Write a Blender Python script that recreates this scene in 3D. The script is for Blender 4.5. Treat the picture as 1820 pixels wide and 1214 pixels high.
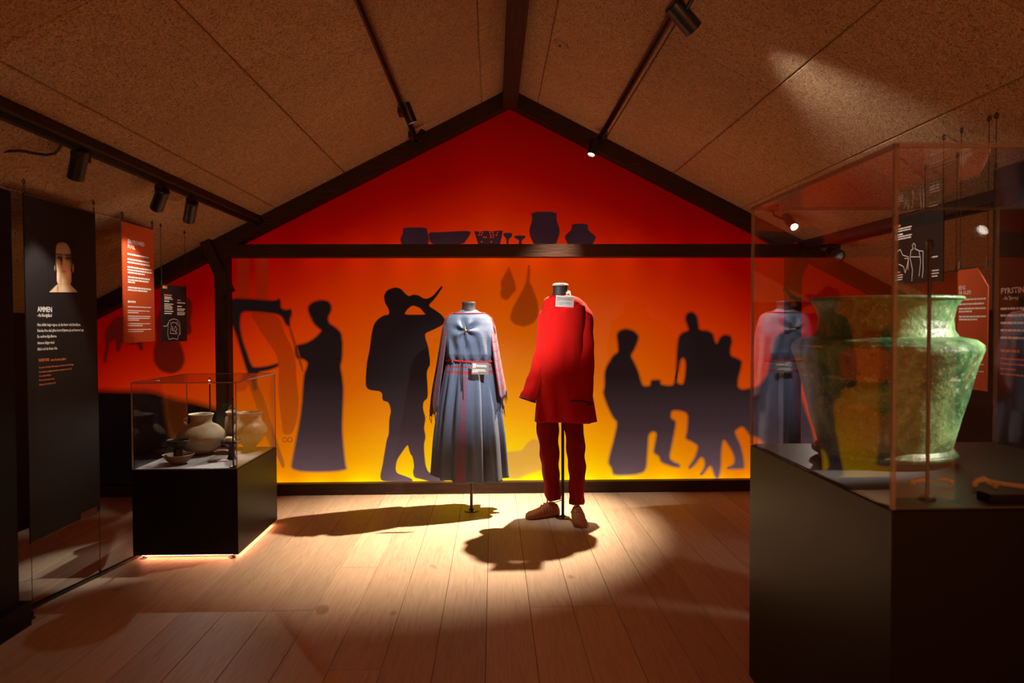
import bpy, bmesh, math, random
from mathutils import Vector, Matrix, noise
from mathutils.geometry import tessellate_polygon
random.seed(7)
R = math.radians
PI = math.pi
scene = bpy.context.scene
C = scene.collection
for o in list(bpy.data.objects):
    bpy.data.objects.remove(o)

# ------------------------------------------------------------------ camera, world, exposure
F = 1280.0                       # focal length in pixels of the 1820 x 1214 frame
CAM = Vector((0, 0, 1.355))
CM = Matrix.Rotation(R(-1.52), 3, 'Z') @ Matrix.Rotation(R(90 - 1.45), 3, 'X') @ Matrix.Rotation(R(-0.2), 3, 'Z')
cd = bpy.data.cameras.new('camera')
cd.sensor_width = 36.0
cd.lens = 36.0 * F / 1820.0
cd.clip_start = 0.05
cd.dof.use_dof = True
cd.dof.focus_distance = 5.0
cd.dof.aperture_fstop = 3.2
cam = bpy.data.objects.new('camera', cd)
cam.matrix_world = Matrix.Translation(CAM) @ CM.to_4x4()
C.objects.link(cam)
scene.camera = cam

w = bpy.data.worlds.new('world')
scene.world = w
w.use_nodes = True
w.node_tree.nodes['Background'].inputs[0].default_value = (1.0, 0.28, 0.07, 1)  # orange fill light added behind the camera, where the room is left open
w.node_tree.nodes['Background'].inputs[1].default_value = 1.55
scene.view_settings.view_transform = 'Standard'
scene.view_settings.look = 'None'
scene.view_settings.exposure = 0.0
scene.view_settings.gamma = 1.0
scene.view_settings.use_curve_mapping = False
scene.cycles.max_bounces = 6
scene.cycles.diffuse_bounces = 3
scene.cycles.glossy_bounces = 3
scene.cycles.transparent_max_bounces = 14
scene.cycles.caustics_reflective = False
scene.cycles.caustics_refractive = False
WARM = (1.0, 0.72, 0.42)
NEUT = (1.0, 0.90, 0.76)
COOL = (0.93, 0.97, 1.0)

# ------------------------------------------------------------------ helpers
def ray(px, py):
    return CM @ Vector(((px - 910.0) / F, -(py - 607.0) / F, -1.0))
def at(px, py, Y):
    d = ray(px, py); return CAM + d * (Y / d.y)
def onX(px, py, X):
    d = ray(px, py); return CAM + d * (X / d.x)
def onZ(px, py, Z=0.0):
    d = ray(px, py); return CAM + d * ((Z - CAM.z) / d.z)

def srgb(r, g, b):
    f = lambda c: (c / 12.92 if c <= 0.04045 else ((c + 0.055) / 1.055) ** 2.4)
    return tuple(f(v / 255.0) for v in (r, g, b))

class NT:
    """small wrapper to write node trees"""
    def __init__(s, name):
        s.m = bpy.data.materials.new(name); s.m.use_nodes = True
        s.t = s.m.node_tree; s.n = s.t.nodes; s.l = s.t.links
        s.b = s.n.get('Principled BSDF'); s.out = s.n.get('Material Output')
    def node(s, typ, **kw):
        nd = s.n.new(typ)
        for k, v in kw.items(): setattr(nd, k, v)
        return nd
    def put(s, nd, sock, v):
        i = nd.inputs[sock]
        if hasattr(v, 'is_linked') or isinstance(v, bpy.types.NodeSocket): s.l.new(v, i)
        else: i.default_value = v
    def math(s, op, a, b=0.0, c=None, clamp=False):
        nd = s.node('ShaderNodeMath', operation=op); nd.use_clamp = clamp
        s.put(nd, 0, a); s.put(nd, 1, b)
        if c is not None: s.put(nd, 2, c)
        return nd.outputs[0]
    def mix(s, f, a, b):
        nd = s.node('ShaderNodeMix', data_type='RGBA')
        for sock, v in ((0, f), (6, a), (7, b)):
            if isinstance(v, tuple) and len(v) == 3: v = v + (1,)
            s.put(nd, sock, v)
        return nd.outputs[2]
    def noise(s, vec, scale, detail=3, rough=0.5, dist=0.0):
        nd = s.node('ShaderNodeTexNoise'); s.l.new(vec, nd.inputs['Vector'])
        nd.inputs['Scale'].default_value = scale; nd.inputs['Detail'].default_value = detail
        nd.inputs['Roughness'].default_value = rough; nd.inputs['Distortion'].default_value = dist
        return nd.outputs['Fac']
    def ramp(s, f, stops):
        nd = s.node('ShaderNodeValToRGB'); s.l.new(f, nd.inputs[0])
        e = nd.color_ramp.elements
        while len(e) > 1: e.remove(e[0])
        e[0].position = stops[0][0]; e[0].color = tuple(stops[0][1]) + (1,)
        for p, c in stops[1:]:
            q = e.new(p); q.color = tuple(c) + (1,)
        return nd.outputs[0]
    def mapping(s, vec, scale, loc=(0, 0, 0), rot=(0, 0, 0)):
        nd = s.node('ShaderNodeMapping'); s.l.new(vec, nd.inputs[0])
        nd.inputs['Scale'].default_value = scale; nd.inputs['Location'].default_value = loc
        nd.inputs['Rotation'].default_value = rot
        return nd.outputs[0]
    def bump(s, h, strength, dist=0.01):
        nd = s.node('ShaderNodeBump'); s.l.new(h, nd.inputs['Height'])
        nd.inputs['Strength'].default_value = strength; nd.inputs['Distance'].default_value = dist
        s.l.new(nd.outputs[0], s.b.inputs['Normal'])
    def pos(s): return s.node('ShaderNodeNewGeometry').outputs['Position']
    def obj(s): return s.node('ShaderNodeTexCoord').outputs['Object']
    def uv(s): return s.node('ShaderNodeTexCoord').outputs['UV']
    def rnd(s): return s.node('ShaderNodeObjectInfo').outputs['Random']
    def xyz(s, vec):
        nd = s.node('ShaderNodeSeparateXYZ'); s.l.new(vec, nd.inputs[0]); return nd.outputs
    def set(s, **kw):
        for k, v in kw.items():
            k = k.replace('_', ' ')
            if isinstance(v, tuple) and len(v) == 3: v = v + (1,)
            s.put(s.b, k, v)
        return s

def simple(name, col, rough=0.6, var=0.15, scale=12, metal=0.0, bump=0.0, bscale=60, spec=0.5):
    t = NT(name); v = t.obj()
    n = t.noise(v, scale, 4)
    dark = tuple(c * (1 - var) for c in col); lite = tuple(min(1, c * (1 + var)) for c in col)
    t.set(Base_Color=t.mix(n, dark, lite), Roughness=rough, Metallic=metal, Specular_IOR_Level=spec)
    if bump: t.bump(t.noise(v, bscale, 3), bump, 0.004)
    return t.m

def emis(name, col, strength):
    t = NT(name); t.set(Base_Color=(0, 0, 0), Emission_Color=col, Emission_Strength=strength); return t.m

M = {}
M['black'] = simple('black_paint', (0.004, 0.0035, 0.0035), 0.6, 0.2, spec=0.12)
M['metal'] = simple('black_metal', (0.012, 0.011, 0.011), 0.35, 0.2, spec=0.5)
M['plinth'] = simple('plinth_black', (0.006, 0.005, 0.0045), 0.36, 0.15, 5, spec=0.14)
M['darkwall'] = simple('dark_wall_paint', (0.012, 0.009, 0.008), 0.8, 0.2)
M['white'] = simple('white_print', (0.85, 0.85, 0.82), 0.6, 0.03)
M['orange'] = simple('orange_print', (0.75, 0.22, 0.07), 0.6, 0.05)
M['banner_black'] = simple('banner_black_print', (0.012, 0.010, 0.010), 0.65, 0.1, 6, bump=0.05, bscale=400, spec=0.2)
M['banner_red'] = simple('banner_red_print', (0.50, 0.072, 0.015), 0.55, 0.06, 6, bump=0.05, bscale=400)
M['lens'] = emis('lamp_lens', (1.0, 0.9, 0.72), 30)
M['led'] = emis('led_strip', (1.0, 0.30, 0.14), 30)
M['led_dot'] = emis('led_dot', (1.0, 0.86, 0.6), 12)

def wood_dark(name, axis):
    t = NT(name); p = t.pos()
    sc = [14, 14, 14]; sc[axis] = 0.9
    n = t.noise(t.mapping(p, tuple(sc)), 3, 6, 0.6, 1.5)
    n2 = t.noise(p, 2.5, 2)
    c = t.ramp(n, [(0.3, (0.016, 0.006, 0.003)), (0.55, (0.050, 0.020, 0.009)), (0.8, (0.11, 0.048, 0.02))])
    t.set(Base_Color=t.mix(n2, c, (0.016, 0.007, 0.003)), Roughness=0.62, Specular_IOR_Level=0.3)
    t.bump(n, 0.5, 0.006)
    return t.m
M['wood_x'] = wood_dark('dark_timber_x', 0)
M['wood_y'] = wood_dark('dark_timber_y', 1)
M['wood_z'] = wood_dark('dark_timber_z', 2)

def plank_mat():
    t = NT('pale_floor_wood'); o = t.obj(); r = t.rnd()
    add = t.node('ShaderNodeVectorMath', operation='ADD')
    cmb = t.node('ShaderNodeCombineXYZ')
    t.l.new(t.math('MULTIPLY', r, 37.0), cmb.inputs[0]); t.l.new(t.math('MULTIPLY', r, 91.0), cmb.inputs[1])
    t.l.new(o, add.inputs[0]); t.l.new(cmb.outputs[0], add.inputs[1])
    v = add.outputs[0]
    g = t.noise(t.mapping(v, (9, 0.55, 9)), 4, 6, 0.6, 2.2)
    fine = t.noise(t.mapping(v, (60, 1.5, 60)), 3, 3)
    kn = t.noise(t.mapping(v, (5, 2.2, 5)), 1.3, 2)
    c = t.ramp(g, [(0.25, (0.42, 0.31, 0.215)), (0.5, (0.56, 0.44, 0.32)), (0.75, (0.64, 0.52, 0.39))])
    c = t.mix(t.math('MULTIPLY', fine, 0.35), c, (0.38, 0.26, 0.17))
    knot = t.ramp(kn, [(0.0, (1, 1, 1)), (0.24, (1, 1, 1)), (0.29, (0, 0, 0))])
    c = t.mix(t.math('MULTIPLY', knot, 0.55), c, (0.20, 0.11, 0.06))
    br = t.math('ADD', t.math('MULTIPLY', r, 0.22), 0.86)
    m = t.node('ShaderNodeMix', data_type='RGBA', blend_type='MULTIPLY'); m.inputs[0].default_value = 1
    t.l.new(c, m.inputs[6])
    gr = t.node('ShaderNodeCombineColor')
    for i in range(3): t.l.new(br, gr.inputs[i])
    t.l.new(gr.outputs[0], m.inputs[7])
    t.set(Base_Color=m.outputs[2], Roughness=0.5, Specular_IOR_Level=0.35)
    t.bump(t.math('ADD', fine, g), 0.12, 0.003)
    return t.m
M['plank'] = plank_mat()

def woodwool():
    t = NT('wood_wool_board'); p = t.pos(); r = t.rnd()
    n1 = t.noise(p, 60, 4, 0.65, 2.5); n2 = t.noise(p, 190, 3, 0.6, 1.0); n3 = t.noise(p, 2.2, 3)
    s = t.math('ADD', t.math('MULTIPLY', n1, 0.6), t.math('MULTIPLY', n2, 0.4))
    c = t.ramp(s, [(0.40, (0.10, 0.05, 0.022)), (0.48, (0.56, 0.37, 0.21)), (0.57, (0.92, 0.66, 0.40))])
    c = t.mix(t.math('MULTIPLY', n3, 0.45), c, (0.30, 0.205, 0.125))
    c = t.mix(t.math('MULTIPLY', r, 0.22), c, (0.26, 0.175, 0.105))
    t.set(Base_Color=c, Roughness=0.95, Specular_IOR_Level=0.1)
    t.bump(s, 0.9, 0.012)
    return t.m
M['ceil'] = woodwool()

def glass_mat():
    t = NT('clear_acrylic')
    lw = t.node('ShaderNodeLayerWeight'); lw.inputs['Blend'].default_value = 0.5
    fr = t.math('ADD', t.math('MULTIPLY', t.math('POWER', lw.outputs['Facing'], 3.6), 0.46), 0.018)
    tr = t.node('ShaderNodeBsdfTransparent'); tr.inputs[0].default_value = (0.975, 0.97, 0.965, 1)
    gl = t.node('ShaderNodeBsdfGlossy'); gl.inputs['Roughness'].default_value = 0.012
    mx = t.node('ShaderNodeMixShader')
    t.l.new(fr, mx.inputs[0]); t.l.new(tr.outputs[0], mx.inputs[1]); t.l.new(gl.outputs[0], mx.inputs[2])
    t.l.new(mx.outputs[0], t.out.inputs[0]); t.n.remove(t.b)
    return t.m
M['glass'] = glass_mat()
def edge_mat():
    t = NT('polished_acrylic_edge')
    tr = t.node('ShaderNodeBsdfTransparent'); tr.inputs[0].default_value = (0.8, 0.72, 0.68, 1)
    t.set(Base_Color=(0.42, 0.38, 0.38), Roughness=0.15)
    mx = t.node('ShaderNodeMixShader'); mx.inputs[0].default_value = 0.38
    t.l.new(tr.outputs[0], mx.inputs[1]); t.l.new(t.b.outputs[0], mx.inputs[2])
    t.l.new(mx.outputs[0], t.out.inputs[0])
    return t.m
M['edge'] = edge_mat()

class MB:
    """collects shapes and links them as one mesh object"""
    def __init__(s): s.v = []; s.f = []; s.uv = {}; s.col = None; s.fe = None
    def add(s, vs, fs):
        k = len(s.v); s.v += [tuple(v) for v in vs]; s.f += [tuple(i + k for i in f) for f in fs]; return k
    def box(s, x0, x1, y0, y1, z0, z1):
        s.add([(x0, y0, z0), (x1, y0, z0), (x1, y1, z0), (x0, y1, z0), (x0, y0, z1), (x1, y0, z1), (x1, y1, z1), (x0, y1, z1)],
              [(0, 3, 2, 1), (4, 5, 6, 7), (0, 1, 5, 4), (1, 2, 6, 5), (2, 3, 7, 6), (3, 0, 4, 7)]); return s
    def bar(s, a, b, wx, wz, up=(0, 0, 1)):
        a = Vector(a); b = Vector(b); d = (b - a).normalized(); u = Vector(up)
        x = d.cross(u).normalized(); z = x.cross(d).normalized()
        vs = []
        for p in (a, b):
            for sx, sz in ((-1, -1), (1, -1), (1, 1), (-1, 1)):
                vs.append(p + x * (sx * wx / 2) + z * (sz * wz / 2))
        s.add(vs, [(0, 1, 2, 3), (7, 6, 5, 4), (0, 4, 5, 1), (1, 5, 6, 2), (2, 6, 7, 3), (3, 7, 4, 0)]); return s
    def tube(s, pts, r, n=8, cap=True, closed=False):
        pts = [Vector(p) for p in pts]; k = len(pts)
        rs = r if isinstance(r, (list, tuple)) else [r] * k
        rings = []; px = None
        for i, p in enumerate(pts):
            a = pts[(i - 1) % k] if (closed or i > 0) else pts[0]
            b = pts[(i + 1) % k] if (closed or i < k - 1) else pts[-1]
            d = (b - a)
            d = d.normalized() if d.length > 1e-9 else Vector((0, 0, 1))
            if px is None:
                h = Vector((0, 0, 1)) if abs(d.z) < 0.9 else Vector((1, 0, 0))
                x = d.cross(h).normalized()
            else:
                x = (px - d * px.dot(d)).normalized()
            px = x; y = d.cross(x)
            rings.append([p + (x * math.cos(2 * PI * j / n) + y * math.sin(2 * PI * j / n)) * rs[i] for j in range(n)])
        s.rings(rings, cap and not closed, closed); return s
    def rings(s, rings, cap=True, closed=False):
        n = len(rings[0]); vs = [p for rr in rings for p in rr]; fs = []; k = len(rings)
        for i in range(k if closed else k - 1):
            i2 = (i + 1) % k
            for j in range(n):
                j2 = (j + 1) % n
                fs.append((i * n + j, i * n + j2, i2 * n + j2, i2 * n + j))
        if cap:
            fs.append(tuple(range(n - 1, -1, -1))); fs.append(tuple((k - 1) * n + j for j in range(n)))
        s.add(vs, fs); return s
    def lathe(s, prof, n=40, c=(0, 0, 0), wob=0.0, seed=0):
        rings = []
        for (r, z) in prof:
            rr = []
            for j in range(n):
                a = 2 * PI * j / n
                k = 1 + wob * noise.noise(Vector((math.cos(a) * 2 + seed, math.sin(a) * 2, z * 12)))
                rr.append((c[0] + r * k * math.cos(a), c[1] + r * k * math.sin(a), c[2] + z))
            rings.append(rr)
        s.rings(rings, True); return s
    def grid(s, fn, nu, nv, wrap=False):
        base = len(s.v); cols = nu if wrap else nu + 1
        for i in range(nv + 1):
            for j in range(cols):
                s.v.append(tuple(fn(j / nu, i / nv))); s.uv[len(s.v) - 1] = (j / nu, i / nv)
        for i in range(nv):
            for j in range(nu):
                j2 = (j + 1) % cols
                s.f.append((base + i * cols + j, base + i * cols + j2, base + (i + 1) * cols + j2, base + (i + 1) * cols + j))
        return s
    def build(s, name, mat, parent=None, smooth=None, loc=None):
        me = bpy.data.meshes.new(name); me.from_pydata(s.v, [], s.f); me.update()
        bm = bmesh.new(); bm.from_mesh(me); bmesh.ops.recalc_face_normals(bm, faces=bm.faces); bm.to_mesh(me); bm.free()
        if s.uv:
            ul = me.uv_layers.new(name='UVMap')
            for lp in me.loops: ul.data[lp.index].uv = s.uv.get(lp.vertex_index, (0, 0))
        if smooth:
            me.polygons.foreach_set('use_smooth', [True] * len(me.polygons))
            try: me.set_sharp_from_angle(angle=R(smooth))
            except Exception: pass
        if mat: me.materials.append(M[mat] if isinstance(mat, str) else mat)
        o = bpy.data.objects.new(name, me); C.objects.link(o)
        if parent: o.parent = parent
        if loc: o.location = loc
        return o

def tag(o, label, cat, group=None):
    o['label'] = label; o['category'] = cat
    if group: o['group'] = group
    return o
def thing(name, label, cat, loc=(0, 0, 0), rz=0.0, group=None):
    o = bpy.data.objects.new(name, None); o.empty_display_size = 0.1; C.objects.link(o)
    o.location = loc; o.rotation_euler = (0, 0, rz); return tag(o, label, cat, group)
def struct(o): o['kind'] = 'structure'; return o
def solidify(o, th, off=0.0):
    m = o.modifiers.new('thickness', 'SOLIDIFY'); m.thickness = th; m.offset = off; return o

# ------------------------------------------------------------------ room shell
YB = 5.77                       # fabric plane of the back wall
XR, ZR, SL = 0.14, 3.18, 0.51   # ridge position, ridge height, slope
ANG = math.atan(SL); CA, SA = math.cos(ANG), math.sin(ANG)
def ceil_z(x): return ZR - SL * abs(x - XR)
XL, XRR = -3.28, 3.56
Y0 = -2.0

fl = MB().box(XL, XRR, Y0, YB + 0.1, -0.06, -0.022).build('floor', 'darkwall'); struct(fl)
PW = 0.205
def plank_mesh(L):
    b = MB(); h = PW / 2 - 0.0009; l = L / 2 - 0.0007; c = 0.0014
    b.rings([[(-h, -l, -0.02), (h, -l, -0.02), (h, l, -0.02), (-h, l, -0.02)],
             [(-h, -l, -c), (h, -l, -c), (h, l, -c), (-h, l, -c)],
             [(-h + c, -l + c, 0), (h - c, -l + c, 0), (h - c, l - c, 0), (-h + c, l - c, 0)]])
    return b
pk = {}
rr = random.Random(3)
i0 = int(math.floor((XL + 0.034) / PW))
for i in range(i0, int((XRR + 0.034) / PW) + 1):
    xc = -0.034 + (i + 0.5) * PW
    if xc - PW / 2 < XL - 0.01 or xc + PW / 2 > XRR + 0.01: continue
    y = Y0 - rr.choice([0.0, 0.6, 1.2, 1.8, 2.4, 3.0])
    while y < YB:
        L = rr.choice([3.0, 3.6, 4.2])
        a, b2 = max(y, Y0), min(y + L, YB)
        y += L
        if b2 - a < 0.05: continue
        key = round(b2 - a, 3)
        if key not in pk:
            o = plank_mesh(key).build('plank', 'plank', fl); pk[key] = o.data
        else:
            o = bpy.data.objects.new('plank', pk[key]); C.objects.link(o); o.parent = fl
        o.location = (xc, (a + b2) / 2, 0)

ce = MB()
for sgn in (-1, 1):
    xe = XL if sgn < 0 else XRR
    a = [(XR, Y0, ZR + 0.05), (xe, Y0, ceil_z(xe) + 0.05), (xe, YB + 0.1, ceil_z(xe) + 0.05), (XR, YB + 0.1, ZR + 0.05)]
    b = [(p[0], p[1], p[2] + 0.04) for p in a]
    ce.add(a + b, [(0, 1, 2, 3), (7, 6, 5, 4), (0, 4, 5, 1), (1, 5, 6, 2), (2, 6, 7, 3), (3, 7, 4, 0)])
ce = struct(ce.build('ceiling', 'darkwall'))
SEAM = [0.0, 0.24, 0.84, 1.44, 2.04, 2.64, 3.24, 3.84]
JL = [[4.86, 2.46, 0.06], [5.46, 3.06, 0.66], [3.78, 1.38, -1.0], [4.86, 2.46, 0.06], [4.2, 1.8, -0.6], [4.74, 2.34, -0.06], [4.2, 1.8, -0.6]]
JR = [[4.86, 2.46, 0.06], [5.4, 3.0, 0.6], [3.65, 1.25, -1.1], [4.74, 2.34, -0.06], [4.2, 1.8, -0.6], [4.74, 2.34, -0.06], [4.2, 1.8, -0.6]]
cpk = {}
for sgn, J in ((-1, JL), (1, JR)):
    for k in range(7):
        u0, u1 = SEAM[k], SEAM[k + 1]
        js = [YB] + J[k] + [Y0]
        for q in range(len(js) - 1):
            y1, y0 = js[q], js[q + 1]
            if y1 - y0 < 0.03: continue
            key = (sgn, round(u1 - u0, 3), round(y1 - y0, 3))
            um = (u0 + u1) / 2
            c = Vector((XR + sgn * um * CA, (y0 + y1) / 2, ZR - um * SA))
            if key not in cpk:
                hu = (u1 - u0) / 2; hl = (y1 - y0) / 2; g = 0.0022; ch = 0.005
                D = Vector((sgn * CA, 0, -SA)); N = Vector((-sgn * SA, 0, -CA)); Yv = Vector((0, 1, 0))
                def ring(t, e): return [D * (a * (hu - e)) + Yv * (b * (hl - e)) - N * t for a, b in ((-1, -1), (1, -1), (1, 1), (-1, 1))]
                b = MB().rings([ring(0.03, g), ring(ch, g), ring(0.0, g + ch)])
                o = b.build('ceiling_panel', 'ceil', ce); cpk[key] = o.data
            else:
                o = bpy.data.objects.new('ceiling_panel', cpk[key]); C.objects.link(o); o.parent = ce
            o.location = c

wl = struct(MB().box(XL - 0.1, XL, Y0, YB + 0.1, -0.06, ceil_z(XL) + 0.09).build('wall_left', 'darkwall'))
wr = struct(MB().box(XRR, XRR + 0.1, Y0, YB + 0.1, -0.06, ceil_z(XRR) + 0.09).build('wall_right', 'darkwall'))

# back wall: dark gable behind back-lit fabric screens
def gable(y0, y1, top):
    b = MB(); pr = [(XL, 0), (XRR, 0), (XRR, ceil_z(XRR) + top), (XR, ZR + top), (XL, ceil_z(XL) + top)]
    vs = [(x, y0, z) for x, z in pr] + [(x, y1, z) for x, z in pr]
    b.add(vs, [(0, 1, 2, 3, 4), (9, 8, 7, 6, 5)] + [(i, (i + 1) % 5, (i + 1) % 5 + 5, i + 5) for i in range(5)]); return b
wb = struct(gable(YB + 0.02, YB + 0.1, 0.05).build('wall_back', 'darkwall'))

def backlight(t):
    """brightness of the led lamps behind the cloth: strips of diodes along the tie beam and along the sill"""
    X, Y, Z = t.xyz(t.pos())
    dots = t.math('ADD', t.math('MULTIPLY', t.math('COSINE', t.math('MULTIPLY', X, 2 * PI / 0.355)), 0.5), 0.5)
    def strip(z, fall):
        d = t.math('ABSOLUTE', t.math('SUBTRACT', Z, z))
        return t.math('POWER', 2.718, t.math('MULTIPLY', d, -1.0 / fall))
    s1 = t.math('MULTIPLY', strip(1.90, 0.11), t.math('ADD', t.math('MULTIPLY', dots, 0.38), 0.30))
    s2 = t.math('MULTIPLY', strip(0.085, 0.06), t.math('ADD', t.math('MULTIPLY', dots, 0.5), 0.35))
    return X, Z, t.math('ADD', t.math('ADD', s1, s2), 0.93)

def screen_mat():
    t = NT('backlit_printed_fabric')
    X, Z, g = backlight(t)
    ax = t.math('ABSOLUTE', t.math('SUBTRACT', X, 0.02))
    s = t.math('ADD', Z, t.math('MULTIPLY', t.math('POWER', ax, 1.25), 0.36))
    n = t.noise(t.mapping(t.pos(), (1, 1, 0.35)), 2.0, 2)
    s = t.math('ADD', s, t.math('MULTIPLY', t.math('SUBTRACT', n, 0.5), 0.16))
    f = t.math('DIVIDE', s, 3.2)
    st = [(0.10, (255, 226, 14)), (0.38, (255, 202, 4)), (0.65, (248, 162, 0)), (0.95, (226, 124, 0)), (1.25, (207, 92, 0)), (1.6, (198, 70, 0)),
          (1.95, (188, 46, 0)), (2.3, (158, 18, 0)), (2.6, (122, 0, 0)), (3.0, (92, 0, 0))]
    c = t.ramp(f, [(z / 3.2, srgb(*k)) for z, k in st])
    wv = t.noise(t.mapping(t.pos(), (160, 1, 160)), 1.0, 2)
    g = t.math('MULTIPLY', g, t.math('ADD', t.math('MULTIPLY', wv, 0.10), 0.95))
    t.set(Base_Color=(0.012, 0.004, 0.002), Roughness=0.9, Emission_Color=c, Emission_Strength=g, Specular_IOR_Level=0.1)
    return t.m
M['screen'] = screen_mat()

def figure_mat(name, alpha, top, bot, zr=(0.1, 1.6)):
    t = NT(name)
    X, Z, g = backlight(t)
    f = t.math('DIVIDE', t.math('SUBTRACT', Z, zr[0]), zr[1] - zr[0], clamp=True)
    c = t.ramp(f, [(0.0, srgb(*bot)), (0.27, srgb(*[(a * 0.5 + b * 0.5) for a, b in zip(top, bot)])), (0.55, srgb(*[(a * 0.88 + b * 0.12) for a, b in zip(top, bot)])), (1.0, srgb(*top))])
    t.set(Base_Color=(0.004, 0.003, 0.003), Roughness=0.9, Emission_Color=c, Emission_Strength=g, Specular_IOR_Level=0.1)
    at_ = t.node('ShaderNodeAttribute'); at_.attribute_name = 'feather'
    tr = t.node('ShaderNodeBsdfTransparent'); mx = t.node('ShaderNodeMixShader')
    t.l.new(t.math('MULTIPLY', at_.outputs['Fac'], alpha), mx.inputs[0])
    t.l.new(tr.outputs[0], mx.inputs[1]); t.l.new(t.b.outputs[0], mx.inputs[2]); t.l.new(mx.outputs[0], t.out.inputs[0])
    return t.m
M['fig'] = figure_mat('printed_shadow_figure', 1.0, (20, 11, 11), (100, 74, 78))  # paler at the bottom: backlight from below put into the print colour
M['fig_gable'] = figure_mat('printed_shadow_vessel', 0.97, (24, 18, 24), (34, 26, 32), (1.8, 2.3))
M['fig_soft'] = figure_mat('printed_soft_shadow', 0.62, (84, 26, 6), (120, 70, 40))
M['fig_cloth'] = figure_mat('printed_cloth_shadow', 0.5, (100, 26, 4), (150, 70, 30))
M['fig_pale'] = figure_mat('printed_pale_shadow', 0.62, (190, 110, 60), (214, 138, 80))
M['fig_side'] = figure_mat('printed_side_shadow', 0.85, (52, 9, 5), (44, 10, 8))
M['fig_black'] = figure_mat('printed_ground_shadow', 1.0, (10, 3, 3), (5, 2, 2))

def smooth_loop(P, it=2):
    for _ in range(it):
        Q = []
        for i in range(len(P)):
            a, b = P[i], P[(i + 1) % len(P)]
            Q.append((a[0] * .8 + b[0] * .2, a[1] * .8 + b[1] * .2)); Q.append((a[0] * .2 + b[0] * .8, a[1] * .2 + b[1] * .8))
        P = Q
    return P
def printed(name, loops, zoom, mat, parent, y, feather=0.012, it=2, label=None):
    """flat print on the fabric: first loop is the outline, others are openings; zoom = (x0, y0, scale) of the traced view"""
    zx, zy, sc = zoom; vs = []; fe = []; fs = []; inner = []
    for k, lp in enumerate(loops):
        P = smooth_loop([(zx + a / sc, zy + b / sc) for a, b in lp], it)
        W = [at(a, b, y) for a, b in P]; W = [(p.x, p.z) for p in W]
        A = sum(W[i][0] * W[(i + 1) % len(W)][1] - W[(i + 1) % len(W)][0] * W[i][1] for i in range(len(W)))
        if (A < 0) == (k == 0): W.reverse()
        n = len(W); base = len(vs); io = []
        for i in range(n):
            a, c = W[i - 1], W[(i + 1) % n]
            dx, dz = c[0] - a[0], c[1] - a[1]; l = math.hypot(dx, dz) or 1
            nx, nz = dz / l, -dx / l
            vs.append((W[i][0] - nx * feather * .5, 0, W[i][1] - nz * feather * .5)); fe.append(1.0)
            vs.append((W[i][0] + nx * feather * .5, 0, W[i][1] + nz * feather * .5)); fe.append(0.0)
        for i in range(n):
            j = (i + 1) % n
            fs.append((base + 2 * i, base + 2 * j, base + 2 * j + 1, base + 2 * i + 1))
        inner.append([base + 2 * i for i in range(n)])
    tri = tessellate_polygon([[Vector((vs[i][0], vs[i][2], 0)) for i in lp] for lp in inner])
    flat = [i for lp in inner for i in lp]
    fs += [tuple(flat[i] for i in tr) for tr in tri]
    me = bpy.data.meshes.new(name); me.from_pydata(vs, [], fs); me.update()
    a = me.attributes.new('feather', 'FLOAT', 'POINT'); a.data.foreach_set('value', fe)
    me.materials.append(M[mat])
    o = bpy.data.objects.new(name, me); C.objects.link(o); o.location = (0, y, 0); o.parent = parent
    if label: o['label'] = label
    return o

def flat(name, poly, y, mat, parent, th=0.008):
    b = MB(); n = len(poly)
    b.add([(x, y, z) for x, z in poly] + [(x, y + th, z) for x, z in poly],
          [tuple(range(n)), tuple(range(2 * n - 1, n - 1, -1))] + [(i, (i + 1) % n, (i + 1) % n + n, i + n) for i in range(n)])
    return b.build(name, mat, parent)
XPL = at(396, 600, YB).x; XPR = at(1412, 600, YB).x
ZT = 1.93
xa = XR - (ZR - ZT) / SL; xb = XR + (ZR - ZT) / SL
main = flat('fabric_screen', [(XPL, 0.02), (XPR, 0.02), (XPR, ZT), (XPL, ZT)], YB, 'screen', wb)
gab = flat('gable_screen', [(xa, ZT), (xb, ZT), (XR, ZR)], YB, 'screen', wb)
sl_ = flat('side_screen', [(XL, 0.02), (XPL, 0.02), (XPL, min(ZT, ceil_z(XPL))), (xa, ZT), (XL, ceil_z(XL))] if xa < XPL else
           [(XL, 0.02), (XPL, 0.02), (XPL, ceil_z(XPL)), (XL, ceil_z(XL))], YB, 'screen', wb)
sr_ = flat('side_screen', [(XPR, 0.02), (XRR, 0.02), (XRR, ceil_z(XRR)), (XPR, min(ZT, ceil_z(XPR)))], YB, 'screen', wb)

Z1 = (400, 480, 3.033); Z2 = (620, 480, 3.035); Z3 = (1050, 540, 3.793); Z4 = (860, 450, 2.96); Z5 = (170, 480, 3.035); Z6 = (680, 340, 4.136)
Y1 = YB - 0.003; Y2 = YB - 0.005
printed('printed_cloth', [[(130,225),(290,240),(320,340),(360,410),(380,480),(385,600),(400,700),(390,800),(365,880),(330,890),(310,880),(300,780),(285,640),(290,540),(280,460),(240,400),(190,330),(160,280)]], Z1, 'fig_cloth', main, Y1)
printed('printed_loom_leg', [[(110,580),(160,585),(210,690),(260,860),(290,950),(325,1050),(310,1075),(280,1000),(230,930),(190,800),(140,650)]], Z1, 'fig_soft', main, Y1)
printed('printed_drape', [[(65,-70),(130,-70),(132,155),(66,152)]], Z1, 'fig_cloth', main, Y1, 0.03, 0)
printed('printed_drape', [[(160,-70),(235,-70),(232,160),(165,158)]], Z1, 'fig_cloth', main, Y1, 0.03, 0)
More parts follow.
